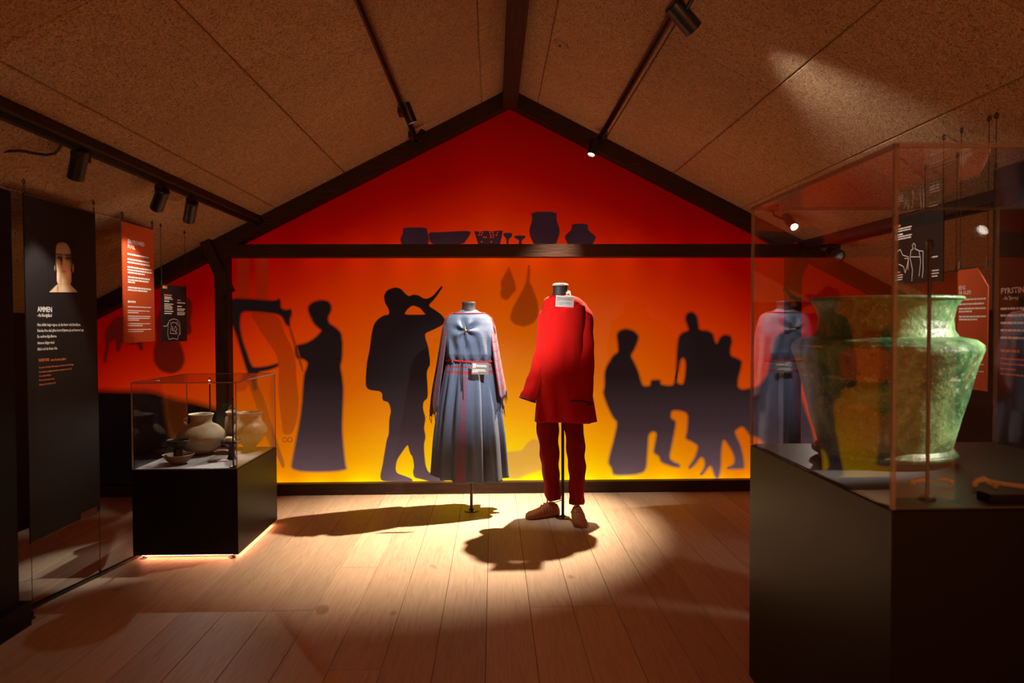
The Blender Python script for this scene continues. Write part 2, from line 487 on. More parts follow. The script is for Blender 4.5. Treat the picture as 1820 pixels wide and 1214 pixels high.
printed('printed_loom', [[(15,150),(150,155),(270,165),(290,152),(300,165),(302,205),(330,215),(357,208),(362,235),(350,265),(352,305),(330,300),(300,240),(200,228),(100,222),(85,240),(80,300),(95,380),(120,450),(145,520),(170,525),(240,515),(285,500),(290,520),(240,540),(175,552),(170,600),(175,640),(155,655),(140,600),(115,540),(85,440),(60,350),(35,290),(15,270)]], Z1, 'fig', main, Y2, 0.024)
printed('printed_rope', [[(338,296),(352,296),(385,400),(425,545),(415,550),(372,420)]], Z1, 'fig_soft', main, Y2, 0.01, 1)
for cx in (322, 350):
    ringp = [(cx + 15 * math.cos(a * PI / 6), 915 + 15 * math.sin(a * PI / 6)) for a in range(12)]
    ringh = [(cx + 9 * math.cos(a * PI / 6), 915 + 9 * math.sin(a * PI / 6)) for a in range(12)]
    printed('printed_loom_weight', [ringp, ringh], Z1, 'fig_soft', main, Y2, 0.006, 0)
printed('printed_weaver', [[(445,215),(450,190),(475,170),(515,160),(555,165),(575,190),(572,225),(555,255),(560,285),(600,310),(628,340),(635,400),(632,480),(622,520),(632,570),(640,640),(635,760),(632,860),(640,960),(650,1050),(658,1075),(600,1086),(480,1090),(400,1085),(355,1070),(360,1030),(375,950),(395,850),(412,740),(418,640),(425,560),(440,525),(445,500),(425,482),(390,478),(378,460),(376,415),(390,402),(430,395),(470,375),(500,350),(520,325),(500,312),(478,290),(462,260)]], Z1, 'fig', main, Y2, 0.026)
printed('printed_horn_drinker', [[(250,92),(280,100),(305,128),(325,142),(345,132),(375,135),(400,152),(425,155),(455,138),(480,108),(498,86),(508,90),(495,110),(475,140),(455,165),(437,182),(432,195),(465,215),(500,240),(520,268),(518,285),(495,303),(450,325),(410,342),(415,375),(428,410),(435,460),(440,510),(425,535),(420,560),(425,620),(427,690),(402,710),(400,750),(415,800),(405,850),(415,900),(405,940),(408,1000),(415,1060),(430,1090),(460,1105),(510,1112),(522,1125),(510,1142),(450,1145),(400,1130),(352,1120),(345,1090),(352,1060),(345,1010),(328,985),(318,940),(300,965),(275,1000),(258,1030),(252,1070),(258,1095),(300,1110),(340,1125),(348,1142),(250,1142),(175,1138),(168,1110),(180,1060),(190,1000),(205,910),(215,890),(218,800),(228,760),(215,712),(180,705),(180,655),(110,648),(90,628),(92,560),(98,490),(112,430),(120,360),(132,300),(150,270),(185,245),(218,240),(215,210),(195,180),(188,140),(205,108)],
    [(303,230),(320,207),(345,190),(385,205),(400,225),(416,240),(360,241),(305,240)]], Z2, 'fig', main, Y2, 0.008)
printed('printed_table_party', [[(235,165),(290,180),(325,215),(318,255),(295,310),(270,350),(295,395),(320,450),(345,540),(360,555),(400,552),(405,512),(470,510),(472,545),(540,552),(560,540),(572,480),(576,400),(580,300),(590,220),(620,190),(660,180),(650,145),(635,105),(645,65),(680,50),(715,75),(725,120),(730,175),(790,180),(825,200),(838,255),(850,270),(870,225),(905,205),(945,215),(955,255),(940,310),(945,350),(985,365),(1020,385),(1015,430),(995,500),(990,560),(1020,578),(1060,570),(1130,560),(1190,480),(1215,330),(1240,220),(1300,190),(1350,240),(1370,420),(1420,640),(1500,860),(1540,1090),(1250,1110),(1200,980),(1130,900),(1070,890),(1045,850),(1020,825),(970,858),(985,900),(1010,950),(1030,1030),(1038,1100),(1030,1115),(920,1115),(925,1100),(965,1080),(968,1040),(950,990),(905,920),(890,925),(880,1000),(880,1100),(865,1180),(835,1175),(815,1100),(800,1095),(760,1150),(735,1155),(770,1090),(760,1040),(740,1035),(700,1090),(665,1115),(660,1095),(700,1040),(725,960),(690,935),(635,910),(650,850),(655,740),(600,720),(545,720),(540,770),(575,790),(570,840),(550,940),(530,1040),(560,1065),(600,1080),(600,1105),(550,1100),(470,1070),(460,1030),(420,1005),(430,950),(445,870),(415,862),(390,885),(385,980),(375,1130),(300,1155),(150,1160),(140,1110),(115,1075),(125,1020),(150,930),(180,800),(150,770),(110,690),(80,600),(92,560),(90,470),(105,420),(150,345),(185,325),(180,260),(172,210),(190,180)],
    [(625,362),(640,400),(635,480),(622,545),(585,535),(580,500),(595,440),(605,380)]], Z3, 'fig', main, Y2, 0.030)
printed('printed_hanging_bag', [[(130,70),(145,100),(165,160),(170,195),(150,215),(125,248),(95,240),(85,215),(92,185),(88,150),(105,120),(120,95)]], Z4, 'fig_soft', main, Y2, 0.02)
printed('printed_hanging_bag', [[(235,55),(245,90),(240,150),(260,190),(285,260),(288,330),(260,370),(210,388),(160,375),(135,345),(150,290),(190,220),(220,160),(228,100)]], Z4, 'fig_soft', main, Y2, 0.02)
printed('printed_sleeping_dog', [[(115,1045),(200,1040),(225,1000),(260,975),(300,990),(330,1050),(335,1130),(280,1150),(230,1165),(170,1190),(110,1180),(60,1165),(80,1120),(90,1070)]], Z4, 'fig_pale', main, Y2, 0.02)
printed('printed_animal', [[(45,500),(40,480),(55,400),(45,360),(60,310),(100,260),(180,240),(280,250),(320,290),(300,330),(250,380),(258,430),(240,435),(225,400),(185,405),(180,395),(140,390),(130,440),(112,440),(105,370),(75,400),(65,450),(58,500)]], Z5, 'fig_side', sl_, Y2, 0.02)
printed('printed_hanging_sack', [[(395,170),(440,200),(470,300),(450,380),(475,440),(482,490),(460,540),(410,562),(350,545),(315,500),(310,440),(330,360),(320,280),(345,220)]], Z5, 'fig_side', sl_, Y2, 0.025)
printed('printed_hanging_sack', [[(485,140),(515,160),(522,210),(510,280),(520,330),(500,355),(470,330),(475,200)]], Z5, 'fig_side', sl_, Y1, 0.02)
printed('printed_ground', [[(-150,690),(0,645),(150,650),(300,650),(420,690),(550,715),(620,735),(700,770),(700,1220),(300,1220),(-150,1220)]], Z5, 'fig_black', sl_, Y1, 0.06, 1)
pg = [[(150,265),(325,265),(330,300),(345,350),(330,398),(140,398),(128,350),(150,305)],
      [(335,300),(420,300),(600,290),(650,295),(640,325),(590,395),(380,395),(340,365)],
      [(888,305),(955,305),(950,335),(928,350),(925,395),(912,395),(908,345),(890,330)],
      [(965,325),(1055,325),(1045,345),(1022,362),(1025,395),(998,395),(1005,360),(972,345)],
      [(1092,150),(1280,150),(1278,210),(1303,280),(1300,320),(1272,398),(1115,398),(1082,330),(1078,280),(1100,210)],
      [(1390,238),(1510,238),(1510,285),(1568,330),(1565,350),(1540,398),(1365,398),(1340,345),(1340,325),(1390,280)]]
for p in pg: printed('printed_vessel', [p], Z6, 'fig_gable', gab, Y2, 0.008, 1)
hol = []
for (r_, xs) in ((305, (715, 735, 790, 810, 845)), (322, (708, 728, 795, 815, 838)), (338, (745, 760, 795, 812)), (372, (728, 800))):
    for x in xs: hol.append([(x - 5, r_ - 5), (x + 5, r_ - 5), (x + 5, r_ + 4), (x - 5, r_ + 4)])
printed('printed_basket', [[(672,292),(720,296),(760,290),(800,296),(840,290),(885,290),(862,398),(705,398)]] + hol, Z6, 'fig_gable', gab, Y2, 0.005, 0)

# timbers
def beam(name, a, b, wx, wz, mat, up=(0, 0, 1)):
    return struct(MB().bar(a, b, wx, wz, up).build(name, mat))
zt = at(900, 446, YB - 0.09).z
tie = beam('trim_1', (at(392, 447, YB - .09).x, YB - 0.07, zt), (at(1432, 446, YB - .09).x, YB - 0.07, zt), 0.13, 0.098, 'wood_x')
tie['label'] = 'dark timber tie beam crossing the back wall'
base = beam('baseboard_back', (XL, YB - 0.035, 0.045), (XRR, YB - 0.035, 0.045), 0.07, 0.09, 'wood_x')
for sgn, nm in ((-1, 'trim_2'), (1, 'trim_3')):
    xe = XL if sgn < 0 else XRR
    b = MB(); t0 = 0.125
    pr = [(XR, ZR), (xe, ceil_z(xe)), (xe, ceil_z(xe) - t0), (XR, ZR - t0)]
    vs = [(x, YB - 0.13, z) for x, z in pr] + [(x, YB - 0.004, z) for x, z in pr]
    b.add(vs, [(0, 1, 2, 3), (7, 6, 5, 4), (0, 4, 5, 1), (1, 5, 6, 2), (2, 6, 7, 3), (3, 7, 4, 0)])
    o = struct(b.build(nm, 'wood_x'))
ridge = struct(MB().box(XR - 0.055, XR + 0.055, Y0, YB - 0.13, ZR - 0.16, ZR - 0.03).build('trim_4', 'wood_y'))
for px, nm in ((397, 'trim_5'), (1410, 'trim_6')):
    x = at(px, 600, YB - 0.09).x
    beam(nm, (x, YB - 0.075, 0.09), (x, YB - 0.075, ceil_z(x) - 0.05), 0.10, 0.10, 'wood_z', (0, 1, 0))
a = at(362, 425, YB - 0.2); b = at(402, 520, YB - 0.2)
beam('trim_7', (a.x, YB - 0.17, a.z), (b.x + 0.01, YB - 0.17, b.z), 0.075, 0.085, 'wood_z', (0, 1, 0))
a = at(1444, 425, YB - 0.2); b = at(1405, 520, YB - 0.2)
beam('trim_8', (a.x, YB - 0.17, a.z), (b.x, YB - 0.17, b.z), 0.075, 0.085, 'wood_z', (0, 1, 0))
# pale cover lath beside the left light track
x = XR - 0.815 * CA - 0.02
struct(MB().box(x - 0.02, x + 0.012, Y0, YB - 0.13, ceil_z(x) - 0.022, ceil_z(x) + 0.01).build('trim_9', 'ceil'))
# ------------------------------------------------------------------ light tracks and spotlights
def track(x, wid, hei, label, y0=Y0, y1=YB - 0.14, drop=0.0, mat='metal'):
    z = ceil_z(x) - drop
    t = thing('light_track', label, 'light track', (x, (y0 + y1) / 2, z)); h = (y1 - y0) / 2
    rot = math.atan(SL) * (1 if x > XR else -1)
    b = MB(); b.box(-wid / 2, wid / 2, -h, h, -hei, 0.0)
    o = b.build('rail', mat, t); o.rotation_euler = (0, rot, 0)
    b = MB(); b.box(-wid * 0.22, wid * 0.22, -h, h, -hei - 0.003, -hei + 0.001)
    o2 = b.build('contact_slot', 'black', t); o2.rotation_euler = (0, rot, 0)
    for s in (-1, 1):
        o3 = MB().box(-wid / 2 - .002, wid / 2 + .002, s * h - (0.02 if s > 0 else 0), s * h + (0.02 if s < 0 else 0), -hei - .002, 0).build('end_cap', 'black', t)
        o3.rotation_euler = (0, rot, 0)
    return t
TL = XR - 0.83 * CA; TR = XR + 0.80 * CA
track(TL, 0.036, 0.034, 'slim black light track on the left slope nearest the ridge beam')
track(TR, 0.036, 0.034, 'slim black light track on the right slope nearest the ridge beam')
XPU, XPV = -1.82, 2.48
track(XPU, 0.06, 0.06, 'heavy dark light rail low on the left slope above the hanging banners', mat='wood_y')
track(XPV, 0.06, 0.075, 'heavy dark light rail low on the right slope seen through the glass case', mat='wood_y')

def spot_head(label, top, mid, aim, r=0.035, length=0.15, watt=0, col=WARM, size=40, blend=0.4, lens=True, rad=0.02, group='cylinder track spotlights'):
    """top = point on the rail, mid = centre of the lamp barrel, aim = point it shines at"""
    top = Vector(top); mid = Vector(mid); d = (Vector(aim) - mid).normalized()
    t = thing('track_spotlight', label, 'spotlight', top, 0, group)
    m = mid - top
    b = MB().box(-0.017, 0.017, -0.05, 0.05, -0.04, -0.004); b.build('track_adapter', 'metal', t)
    MB().tube([(0, 0, -0.02), (0, 0, min(m.z, -0.03) * 0.6), m], 0.008, 10).build('swivel_arm', 'metal', t)
    q = Vector((0, 0, 1)).rotation_difference(d).to_matrix()
    L = length / 2
    prof = [(r * 0.85, -L), (r, -L + 0.006), (r, L - 0.002), (r * 0.93, L), (r * 0.86, L), (r * 0.80, L - 0.02), (0.001, L - 0.021)]
    b = MB().lathe(prof, 32); b.v = [tuple(m + q @ Vector(v)) for v in b.v]
    body = b.build('barrel', 'metal', t, 40)
    if lens:
        b = MB().lathe([(0.001, L - 0.018), (r * 0.72, L - 0.018), (r * 0.72, L - 0.016), (0.001, L - 0.012)], 24)
        b.v = [tuple(m + q @ Vector(v)) for v in b.v]
        b.build('lens', 'lens', body, 40)
    if watt:
        ld = bpy.data.lights.new('spot_lamp', 'SPOT'); ld.energy = watt; ld.color = col
        ld.spot_size = R(size); ld.spot_blend = blend; ld.shadow_soft_size = rad
        lo = bpy.data.objects.new('spot_lamp', ld); C.objects.link(lo); lo.parent = t
        lo.matrix_local = Matrix.Translation(m + d * (L + 0.012)) @ Vector((0, 0, -1)).rotation_difference(d).to_matrix().to_4x4()
    return t
def rail_pt(x, y, h=0.034): return (x, y, ceil_z(x) - h)

# key spotlight behind the mannequins, its lens towards the room
pa = at(1055, 262, 5.50)
spot_head('lit spotlight at the far end of the right track, lens glowing towards the room', rail_pt(TR, 5.52), (pa.x, 5.50, pa.z), (-0.15, 4.90, 0.0), 0.034, 0.13, 1750, (1.0, 0.71, 0.48), 58, 1.0, rad=0.02)
# left track
pb = at(725, 186, 4.85)
spot_head('black spotlight on the left track pointing down at the mannequins', rail_pt(TL, 4.80), (pb.x, 4.86, pb.z - 0.045), (0.05, 5.2, 1.2), 0.034, 0.15, 120, NEUT, 34, 0.6)
pe = at(742, 222, 5.25)
spot_head('short spotlight added at the far end of the left track to light the small showcase', rail_pt(TL, 5.40), (pe.x, 5.42, pe.z - 0.035), (-1.80, 4.45, 0.55), 0.026, 0.10, 220, NEUT, 17, 0.5, lens=False)  # extra head added to light the small showcase from behind
# right track near head
pc = at(1216, 18, 3.14)
spot_head('black spotlight at the near end of the right track, top edge of the picture', rail_pt(TR, 3.06), (pc.x, 3.16, pc.z - 0.02), (2.05, 3.62, 1.64), 0.042, 0.15, 60, NEUT, 68, 0.8, lens=False)
# left heavy rail: three barrels
for px, py, yy, aim, wt, sz, lab in ((144, 292, 3.33, (-2.13, 3.50, 1.40), 36, 42, 'biggest of the three barrel spotlights on the left heavy rail, nearest the black partition'),
                         (288, 354, 4.16, (-2.14, 4.34, 1.66), 24, 44, 'middle of the three barrel spotlights on the left heavy rail'),
                         (342, 376, 4.58, (-2.14, 4.88, 1.45), 14, 40, 'farthest of the three barrel spotlights on the left heavy rail, above the small black banner')):
    p = onX(px, py, XPU)
    spot_head(lab, rail_pt(XPU, p.y, 0.06), (XPU - 0.012, p.y, p.z), aim, 0.035, 0.14, wt, NEUT, sz, 0.6)
# right heavy rail
pg_ = at(1404, 394, 5.2)
spot_head('lit spotlight seen through the glass case above the right end of the tie beam', (pg_.x - 0.12, 5.2, ceil_z(pg_.x - 0.12) - 0.005), (pg_.x, 5.2, pg_.z), at(1440, 438, 4.9), 0.032, 0.17, 6, NEUT, 40, 0.5)
ph = onX(1484, 452, XPV)
spot_head('black square-ended spotlight under the right heavy rail behind the glass case', rail_pt(XPV, ph.y, 0.075), (XPV, ph.y, ph.z), (2.1, 3.1, 1.3), 0.05, 0.15, 16, NEUT, 50, 0.5, lens=False)
p2 = 2.75
spot_head('barrel spotlight under the right heavy rail above the tall dark banner', rail_pt(XPV, p2, 0.075), (XPV - 0.03, p2, ceil_z(XPV) - 0.2), (2.06, 2.95, 1.3), 0.036, 0.145, 14, NEUT, 60, 0.5)
# heads nearer the photographer that light the exhibits from the front
spot_head('spotlight on the left heavy rail nearest the photographer', rail_pt(XPU, 2.3, 0.06), (XPU + 0.02, 2.32, ceil_z(XPU) - 0.15), (0.34, 4.95, 1.36), 0.036, 0.15, 820, COOL, 13, 0.9)
spot_head('spotlight on the right track above the photographer', rail_pt(TR, 2.7), (TR, 2.72, ceil_z(TR) - 0.13), (-0.10, 5.15, 1.12), 0.036, 0.15, 760, COOL, 23, 1.0)
spot_head('spotlight under the right heavy rail aimed at the green cauldron', rail_pt(XPV, 1.85, 0.075), (XPV - 0.05, 1.86, ceil_z(XPV) - 0.16), (1.27, 2.25, 1.20), 0.036, 0.145, 220, NEUT, 30, 0.5)

# power cable at the heavy left rail
b = MB(); pts = []
for px, py, xx in ((-26, 270, -2.10), (36, 268, -1.97), (58, 272, -1.93), (82, 276, -1.90), (98, 273, -1.88), (106, 264, -1.86), (110, 256, -1.85)):
    pts.append(onX(px, py, xx))
tag(b.tube(pts, 0.006, 8).build('power_cable', 'metal', smooth=60), 'thin black power cable looping from the partition to the left heavy rail', 'cable')
# ceiling disc
c = onX(997, 78, 0.0)
def hit_ceil(px, py, side):
    d = ray(px, py)     # z = ZR - SL*side*(x-XR)
    t = (ZR + SL * side * XR - CAM.z) / (d.z + SL * side * d.x); return CAM + d * t
c = hit_ceil(997, 78, 1)
t = thing('ceiling_disc', 'small round vent disc on the ceiling right of the ridge beam', 'vent', c)
for prof, nm, mt in (([(0.001, -0.012), (0.03, -0.012), (0.046, -0.008), (0.05, 0.0), (0.001, 0.0)], 'plate', 'ceil'), ([(0.001, -0.018), (0.007, -0.017), (0.008, -0.011), (0.001, -0.011)], 'screw_cap', 'metal')):
    o = MB().lathe(prof, 28).build(nm, mt, t, 40); o.rotation_euler = (0, ANG, 0)

# ------------------------------------------------------------------ hanging banners
def font_line(name, s, X, px0, px1, pyb0, hpx, mat, parent, side, shear=0.0, root=(0, 0, 0), off=0.004):
    """one printed line of text on a banner plane X = const, fitted between two picture columns, baseline at pyb0"""
    a = onX(px0, pyb0, X); e = onX(px1, pyb0, X)
    hgt = (onX(px0, pyb0 - hpx, X).z - a.z)
    cu = bpy.data.curves.new(name, 'FONT'); cu.body = s; cu.size = 1.0; cu.resolution_u = 1; cu.shear = shear; cu.offset = 0.018
    tmp = bpy.data.objects.new('tmp', cu); C.objects.link(tmp)
    me = bpy.data.meshes.new_from_object(tmp); bpy.data.objects.remove(tmp); bpy.data.curves.remove(cu)
    xs = [v.co.x for v in me.vertices]; ys = [v.co.y for v in me.vertices]
    w = max(xs) - min(xs); h0 = 0.72
    wl_ = e.y - a.y
    for v in me.vertices:
        u = (v.co.x - min(xs)) / w; vv = v.co.y / h0
        v.co = Vector((X + side * off - root[0], a.y + u * wl_ - root[1], a.z + vv * hgt - root[2]))
    me.materials.append(M[mat]); me.name = name
    o = bpy.data.objects.new(name, me); C.objects.link(o); o.parent = parent
    return o
def word_lines(name, lines, X, mat, parent, side, root, off=0.004, seed=1):
    """small print too fine to read: word-long strokes. lines = (px0, px1, py_mid, height_px)"""
    rg = random.Random(seed); b = MB()
    for px0, px1, py, h in lines:
        a = onX(px0, py, X); e = onX(px1, py, X); hh = (onX(px0, py - h, X).z - a.z) / 2
        sg = 1 if e.y > a.y else -1; tot = abs(e.y - a.y); p = 0.0
        while p < tot:
            L = min(rg.uniform(1.4, 5.5) * hh * 1.5, tot - p)
            y0, y1 = a.y + sg * p, a.y + sg * (p + L); xx = X + side * off
            b.add([(xx - root[0], y0 - root[1], a.z - hh - root[2]), (xx - root[0], y1 - root[1], a.z - hh - root[2]), (xx - root[0], y1 - root[1], a.z + hh - root[2]), (xx - root[0], y0 - root[1], a.z + hh - root[2])], [(0, 1, 2, 3)])
            p += L + hh * 0.7
    o = b.build(name, mat, parent); o['kind'] = 'stuff'; return o
def line_art(name, strokes, X, parent, side, root, wpx=1.1, mat='white'):
    b = MB()
    for st in strokes:
        pts = [onX(px, py, X) for px, py in st]
        w_ = abs(onX(st[0][0], st[0][1] + wpx, X).z - pts[0].z) / 2
        for p, q in zip(pts, pts[1:]):
            d = (q - p); n_ = Vector((0, -d.z, d.y)); n_ = n_.normalized() * w_ if n_.length > 1e-6 else Vector((0, 0, w_))
            xx = Vector((side * 0.004, 0, 0)) - Vector(root)
            b.add([p + n_ + xx, q + n_ + xx, q - n_ + xx, p - n_ + xx], [(0, 1, 2, 3)])
    o = b.build(name, mat, parent); o['kind'] = 'stuff'; return o
def banner(label, X, ya, yb, z0, z1, mat, side, hooks=True, low=False, chamfer=0.0, frame=False):
    ym = (ya + yb) / 2; root = (X, ym, z0)
    t = thing('hanging_banner', label, 'banner', root)
    h = abs(yb - ya) / 2; H = z1 - z0
    b = MB(); n = 10
    for sx in (-1, 1):
        pass
    pr = [(-h, 0), (h, 0), (h, H), (-h, H)]
    if chamfer: pr = [(-h, 0), (h, 0), (h, H), (-h + chamfer, H), (-h, H - chamfer * 1.2)]
    k = len(pr)
    b.add([(-0.003, y, z) for y, z in pr] + [(0.003, y, z) for y, z in pr],
          [tuple(range(k)), tuple(range(2 * k - 1, k - 1, -1))] + [(i, (i + 1) % k, (i + 1) % k + k, i + k) for i in range(k)])
    b.build('cloth', mat, t)
    MB().tube([(0, -h + (chamfer * 1.0), H), (0, h, H)], 0.005, 8).build('top_rod', 'metal', t)
    MB().tube([(0, -h, 0), (0, h, 0)], 0.0045, 8).build('bottom_rod', mat if mat == 'banner_red' else 'metal', t)
    zc = ceil_z(X) - z0
    for s in (-1, 1):
        y = s * (h - 0.008)
        MB().tube([(0, y, H - (chamfer if s < 0 else 0)), (0, y, zc)], 0.0016, 6).build('wire', 'metal', t)
        hk = [(0, y + 0.010 * math.cos(q * PI / 5 - PI / 2), zc - 0.015 + 0.010 * math.sin(q * PI / 5 - PI / 2)) for q in range(10)]
        MB().tube(hk, 0.0025, 6, closed=True).build('hook', 'metal', t, 60)
        MB().tube([(0, y, H - 0.005), (0, y, H + 0.028)], 0.0045, 8).build('clamp', 'metal', t)
        if low:
            MB().tube([(0, y, 0), (0, y, -z0 + 0.012)], 0.0016, 6).build('floor_wire', 'metal', t)
            MB().lathe([(0.012, 0), (0.012, 0.006), (0.005, 0.01), (0.005, 0.03), (0.001, 0.03)], 12, (0, y, -z0 + 0.001)).build('floor_anchor', 'metal', t, 40)
    return t, root

XB = -2.13
ya, yb = onX(46, 600, XB).y, onX(172, 600, XB).y
bn, root = banner('tall black banner with a lit portrait face and white lines, beside the black partition', XB, ya, yb, onX(57, 964, XB).z, onX(45, 345, XB).z, 'banner_black', 1, low=True)
font_line('headline', 'AMMEN', XB, 65, 91, 554, 9.5, 'white', bn, 1, root=root)
font_line('subtitle', '- fra Nordjylland', XB, 65, 91, 563, 6, 'white', bn, 1, 0.25, root=root)
for s, x1, y in (('Hun sidder bagt vognen, da den kører ud af landsbyen.', 142, 579.5), ('Hendes frue skal giftes bort til fyrsten på en fremmed egn.', 148, 590), ('En nødvendig alliance.', 99.5, 600.5), ('Ammen følger med.', 95.5, 612), ('Altid ved sin frues side.', 101, 623)):
    font_line('body_text', s, XB, 65, x1, y, 5.2, 'white', bn, 1, root=root)
font_line('headline', 'THE WET NURSE', XB, 67, 86, 643, 5, 'orange', bn, 1, root=root)
font_line('subtitle', '- from Northern Jutland', XB, 88, 116, 642, 4.6, 'orange', bn, 1, 0.25, root=root)
for s, x1, y in (('She sits at the back of the wagon as it drives out of the village.', 130, 655), ('Her mistress is getting married to a nobleman from far off.', 126, 663), ('A necessary alliance.', 89.5, 670), ('The wet nurse goes along.', 95, 677.5), ('Always at her mistress side.', 98, 685.5)):
    font_line('body_text', s, XB, 68, x1, y, 3.4, 'orange', bn, 1, root=root)
MB().box(0.0035, 0.0045, onX(142, 905, XB).y - root[1], onX(171, 905, XB).y - root[1], onX(170, 914, XB).z - root[2], onX(170, 900, XB).z - root[2]).build('printed_bar', simple('dark_red_print', (0.10, 0.02, 0.01), 0.6), bn)

def gauss(x, y, cx, cy, sx, sy): return math.exp(-(((x - cx) / sx) ** 2 + ((y - cy) / sy) ** 2))
def portrait(parent, X, side, root, corners, name='portrait_print'):
    """printed photograph of a face: a fine grid coloured per vertex. corners in the (0..1) frame: left, right, top, bottom picture columns/rows"""
    px0, px1, py0, py1 = corners; nu, nv = 70, 110
    vs = []; cs = []; fs = []
    for i in range(nv + 1):
        for j in range(nu + 1):
            u, v = j / nu, i / nv
            p = onX(px0 + (px1 - px0) * u, py0 + (py1 - py0) * v, X)
            vs.append((X + side * 0.0042 - root[0], p.y - root[1], p.z - root[2]))
            # head shape: u in 0..1 across (0 = left), v down
            cxh = 0.515 + 0.03 * (v - .5)
            hw = 0.285
            if v < 0.45: wv = hw * math.sqrt(max(0, 1 - ((0.45 - v) / 0.40) ** 3.2)) if v > 0.06 else 0
            elif v < 0.85: wv = hw * (1 - 0.62 * ((v - 0.45) / 0.40) ** 2.6)
            else: wv = 0
            d = wv - abs(u - cxh)
            face = max(0, min(1, d / 0.04))
            neck = 1 if (v > 0.66 and abs(u - 0.53) < 0.255 - 0.05 * gauss(0, v, 0, 0.9, 1, 0.06)) else 0
            sh = 1 if v > 0.88 and abs(u - 0.51) < 0.24 + (v - 0.88) * 2.1 else 0
            ears = max(gauss(u, v, 0.835, 0.60, 0.030, 0.085), gauss(u, v, 0.205, 0.60, 0.022, 0.08) * 0.6)
            skin = [0.88, 0.62, 0.38]
            L = 0.36 + 0.58 * max(0, min(1, (v - 0.12) / 0.55))
            L *= 0.75 + 0.35 * gauss(u, v, 0.45, 0.62, 0.35, 0.35)
            L += 0.35 * gauss(u, v, 0.30, 0.60, 0.08, 0.16) + 0.35 * gauss(u, v, 0.62, 0.72, 0.12, 0.10) + 0.2 * gauss(u, v, 0.52, 0.50, 0.06, 0.05)
            for (ex, ey) in ((0.35, 0.425), (0.65, 0.435)):
                L -= 0.55 * gauss(u, v, ex, ey, 0.085, 0.022) + 0.55 * gauss(u, v, ex - 0.02, ey - 0.052, 0.13, 0.014) + 0.16 * gauss(u, v, ex, ey + 0.035, 0.10, 0.03)
                L += 0.28 * gauss(u, v, ex + 0.045, ey + 0.004, 0.02, 0.010)
                L -= 0.45 * gauss(u, v, ex, ey, 0.022, 0.014)
            L -= 0.70 * gauss(u, v, 0.435, 0.48, 0.045, 0.07) + 0.25 * gauss(u, v, 0.47, 0.535, 0.06, 0.012) + 0.2 * gauss(u, v, 0.57, 0.537, 0.02, 0.01)
            L -= 0.42 * gauss(u, v, 0.40, 0.80, 0.045, 0.13) + 0.45 * gauss(u, v, 0.31, 0.93, 0.04, 0.08) + sum(0.26 * gauss(u, v, e_, 0.43, 0.12, 0.05) for e_ in (0.35, 0.65)) + 0.30 * gauss(u, v, 0.76, 0.55, 0.05, 0.22)
            L -= 0.2 * gauss(u, v, 0.80, 0.40, 0.1, 0.2)
            m_ = gauss(u, v, 0.525, 0.66, 0.10, 0.020)
            jaw = 0.30 * gauss(u, v, 0.58, 0.86, 0.16, 0.025)
            L = max(0.05, L - jaw * 0.5)
            a = max(face, neck, sh, max(0, min(1, (ears - 0.35) * 4)) * 0.8)
            if v < 0.195 + 0.15 * (abs(u - 0.46) / 0.30) ** 3: a *= max(0.0, 1 - (0.195 + 0.15 * (abs(u - 0.46) / 0.30) ** 3 - v) / 0.03)
            col = [s_ * L for s_ in skin]
            col = [col[0] * (1 - 0.25 * m_), col[1] * (1 - 0.55 * m_), col[2] * (1 - 0.35 * m_)]
            hair = gauss(u, v, 0.55, 0.20, 0.35, 0.12)
            bg = [0.012 - 0.007 * hair, 0.010 - 0.006 * hair, 0.010 - 0.006 * hair]
            cs.append([bg[k] * (1 - a) + col[k] * a for k in range(3)])
    for i in range(nv):
        for j in range(nu):
            k = i * (nu + 1) + j; fs.append((k, k + 1, k + nu + 2, k + nu + 1))
    me = bpy.data.meshes.new(name); me.from_pydata(vs, [], fs); me.update()
    ca = me.color_attributes.new('print', 'FLOAT_COLOR', 'POINT')
    ca.data.foreach_set('color', [x for c_ in cs for x in (c_[0], c_[1], c_[2], 1.0)])
    if 'portrait' not in M:
        t = NT('portrait_photo_print'); a = t.node('ShaderNodeVertexColor'); a.layer_name = 'print'
        t.set(Base_Color=a.outputs[0], Roughness=0.65, Specular_IOR_Level=0.2); M['portrait'] = t.m
    me.materials.append(M['portrait'])
    o = bpy.data.objects.new(name, me); C.objects.link(o); o.parent = parent
    o['label'] = 'printed photo of an upturned face and bare shoulders'
    return o
portrait(bn, XB, 1, root, (85, 137, 412, 519.5))

XB2 = -2.15
ya, yb = onX(218, 500, XB2).y, onX(273, 500, XB2).y
bn, root = banner('brick red banner with white printing hanging above the small glass case', XB2, ya, yb, onX(218, 609, XB2).z, onX(219, 393, XB2).z, 'banner_red', 1)
font_line('headline', 'EN FREMMED', XB2, 226, 256, 432, 7.5, 'white', bn, 1, root=root)
font_line('headline', 'FUGL', XB2, 226, 239, 441, 7.0, 'white', bn, 1, root=root)
ln = [(225, 263, 451, 3), (225, 264, 460, 3), (225, 265, 465.5, 3), (225, 268, 474, 3), (225, 269, 479, 3), (226, 256, 484, 3), (226, 265, 492, 3), (226, 263, 497, 3), (226, 239, 501, 3), (226, 267, 510.5, 3), (226, 261, 515, 3)]
word_lines('body_text', ln, XB2, 'white', bn, 1, root, seed=3)
word_lines('subheading', [(226, 240, 536, 3.6)], XB2, 'white', bn, 1, root, seed=4)
ln = [(226, 267, 545, 1.8), (226, 265, 552, 1.8), (226, 245, 555.5, 1.8), (226, 266, 562, 1.8), (226, 265, 565.5, 1.8), (226, 246, 569, 1.8), (226, 266, 575.5, 1.8), (226, 252, 579, 1.8), (226, 267, 586, 1.8), (226, 254, 589.5, 1.8)]
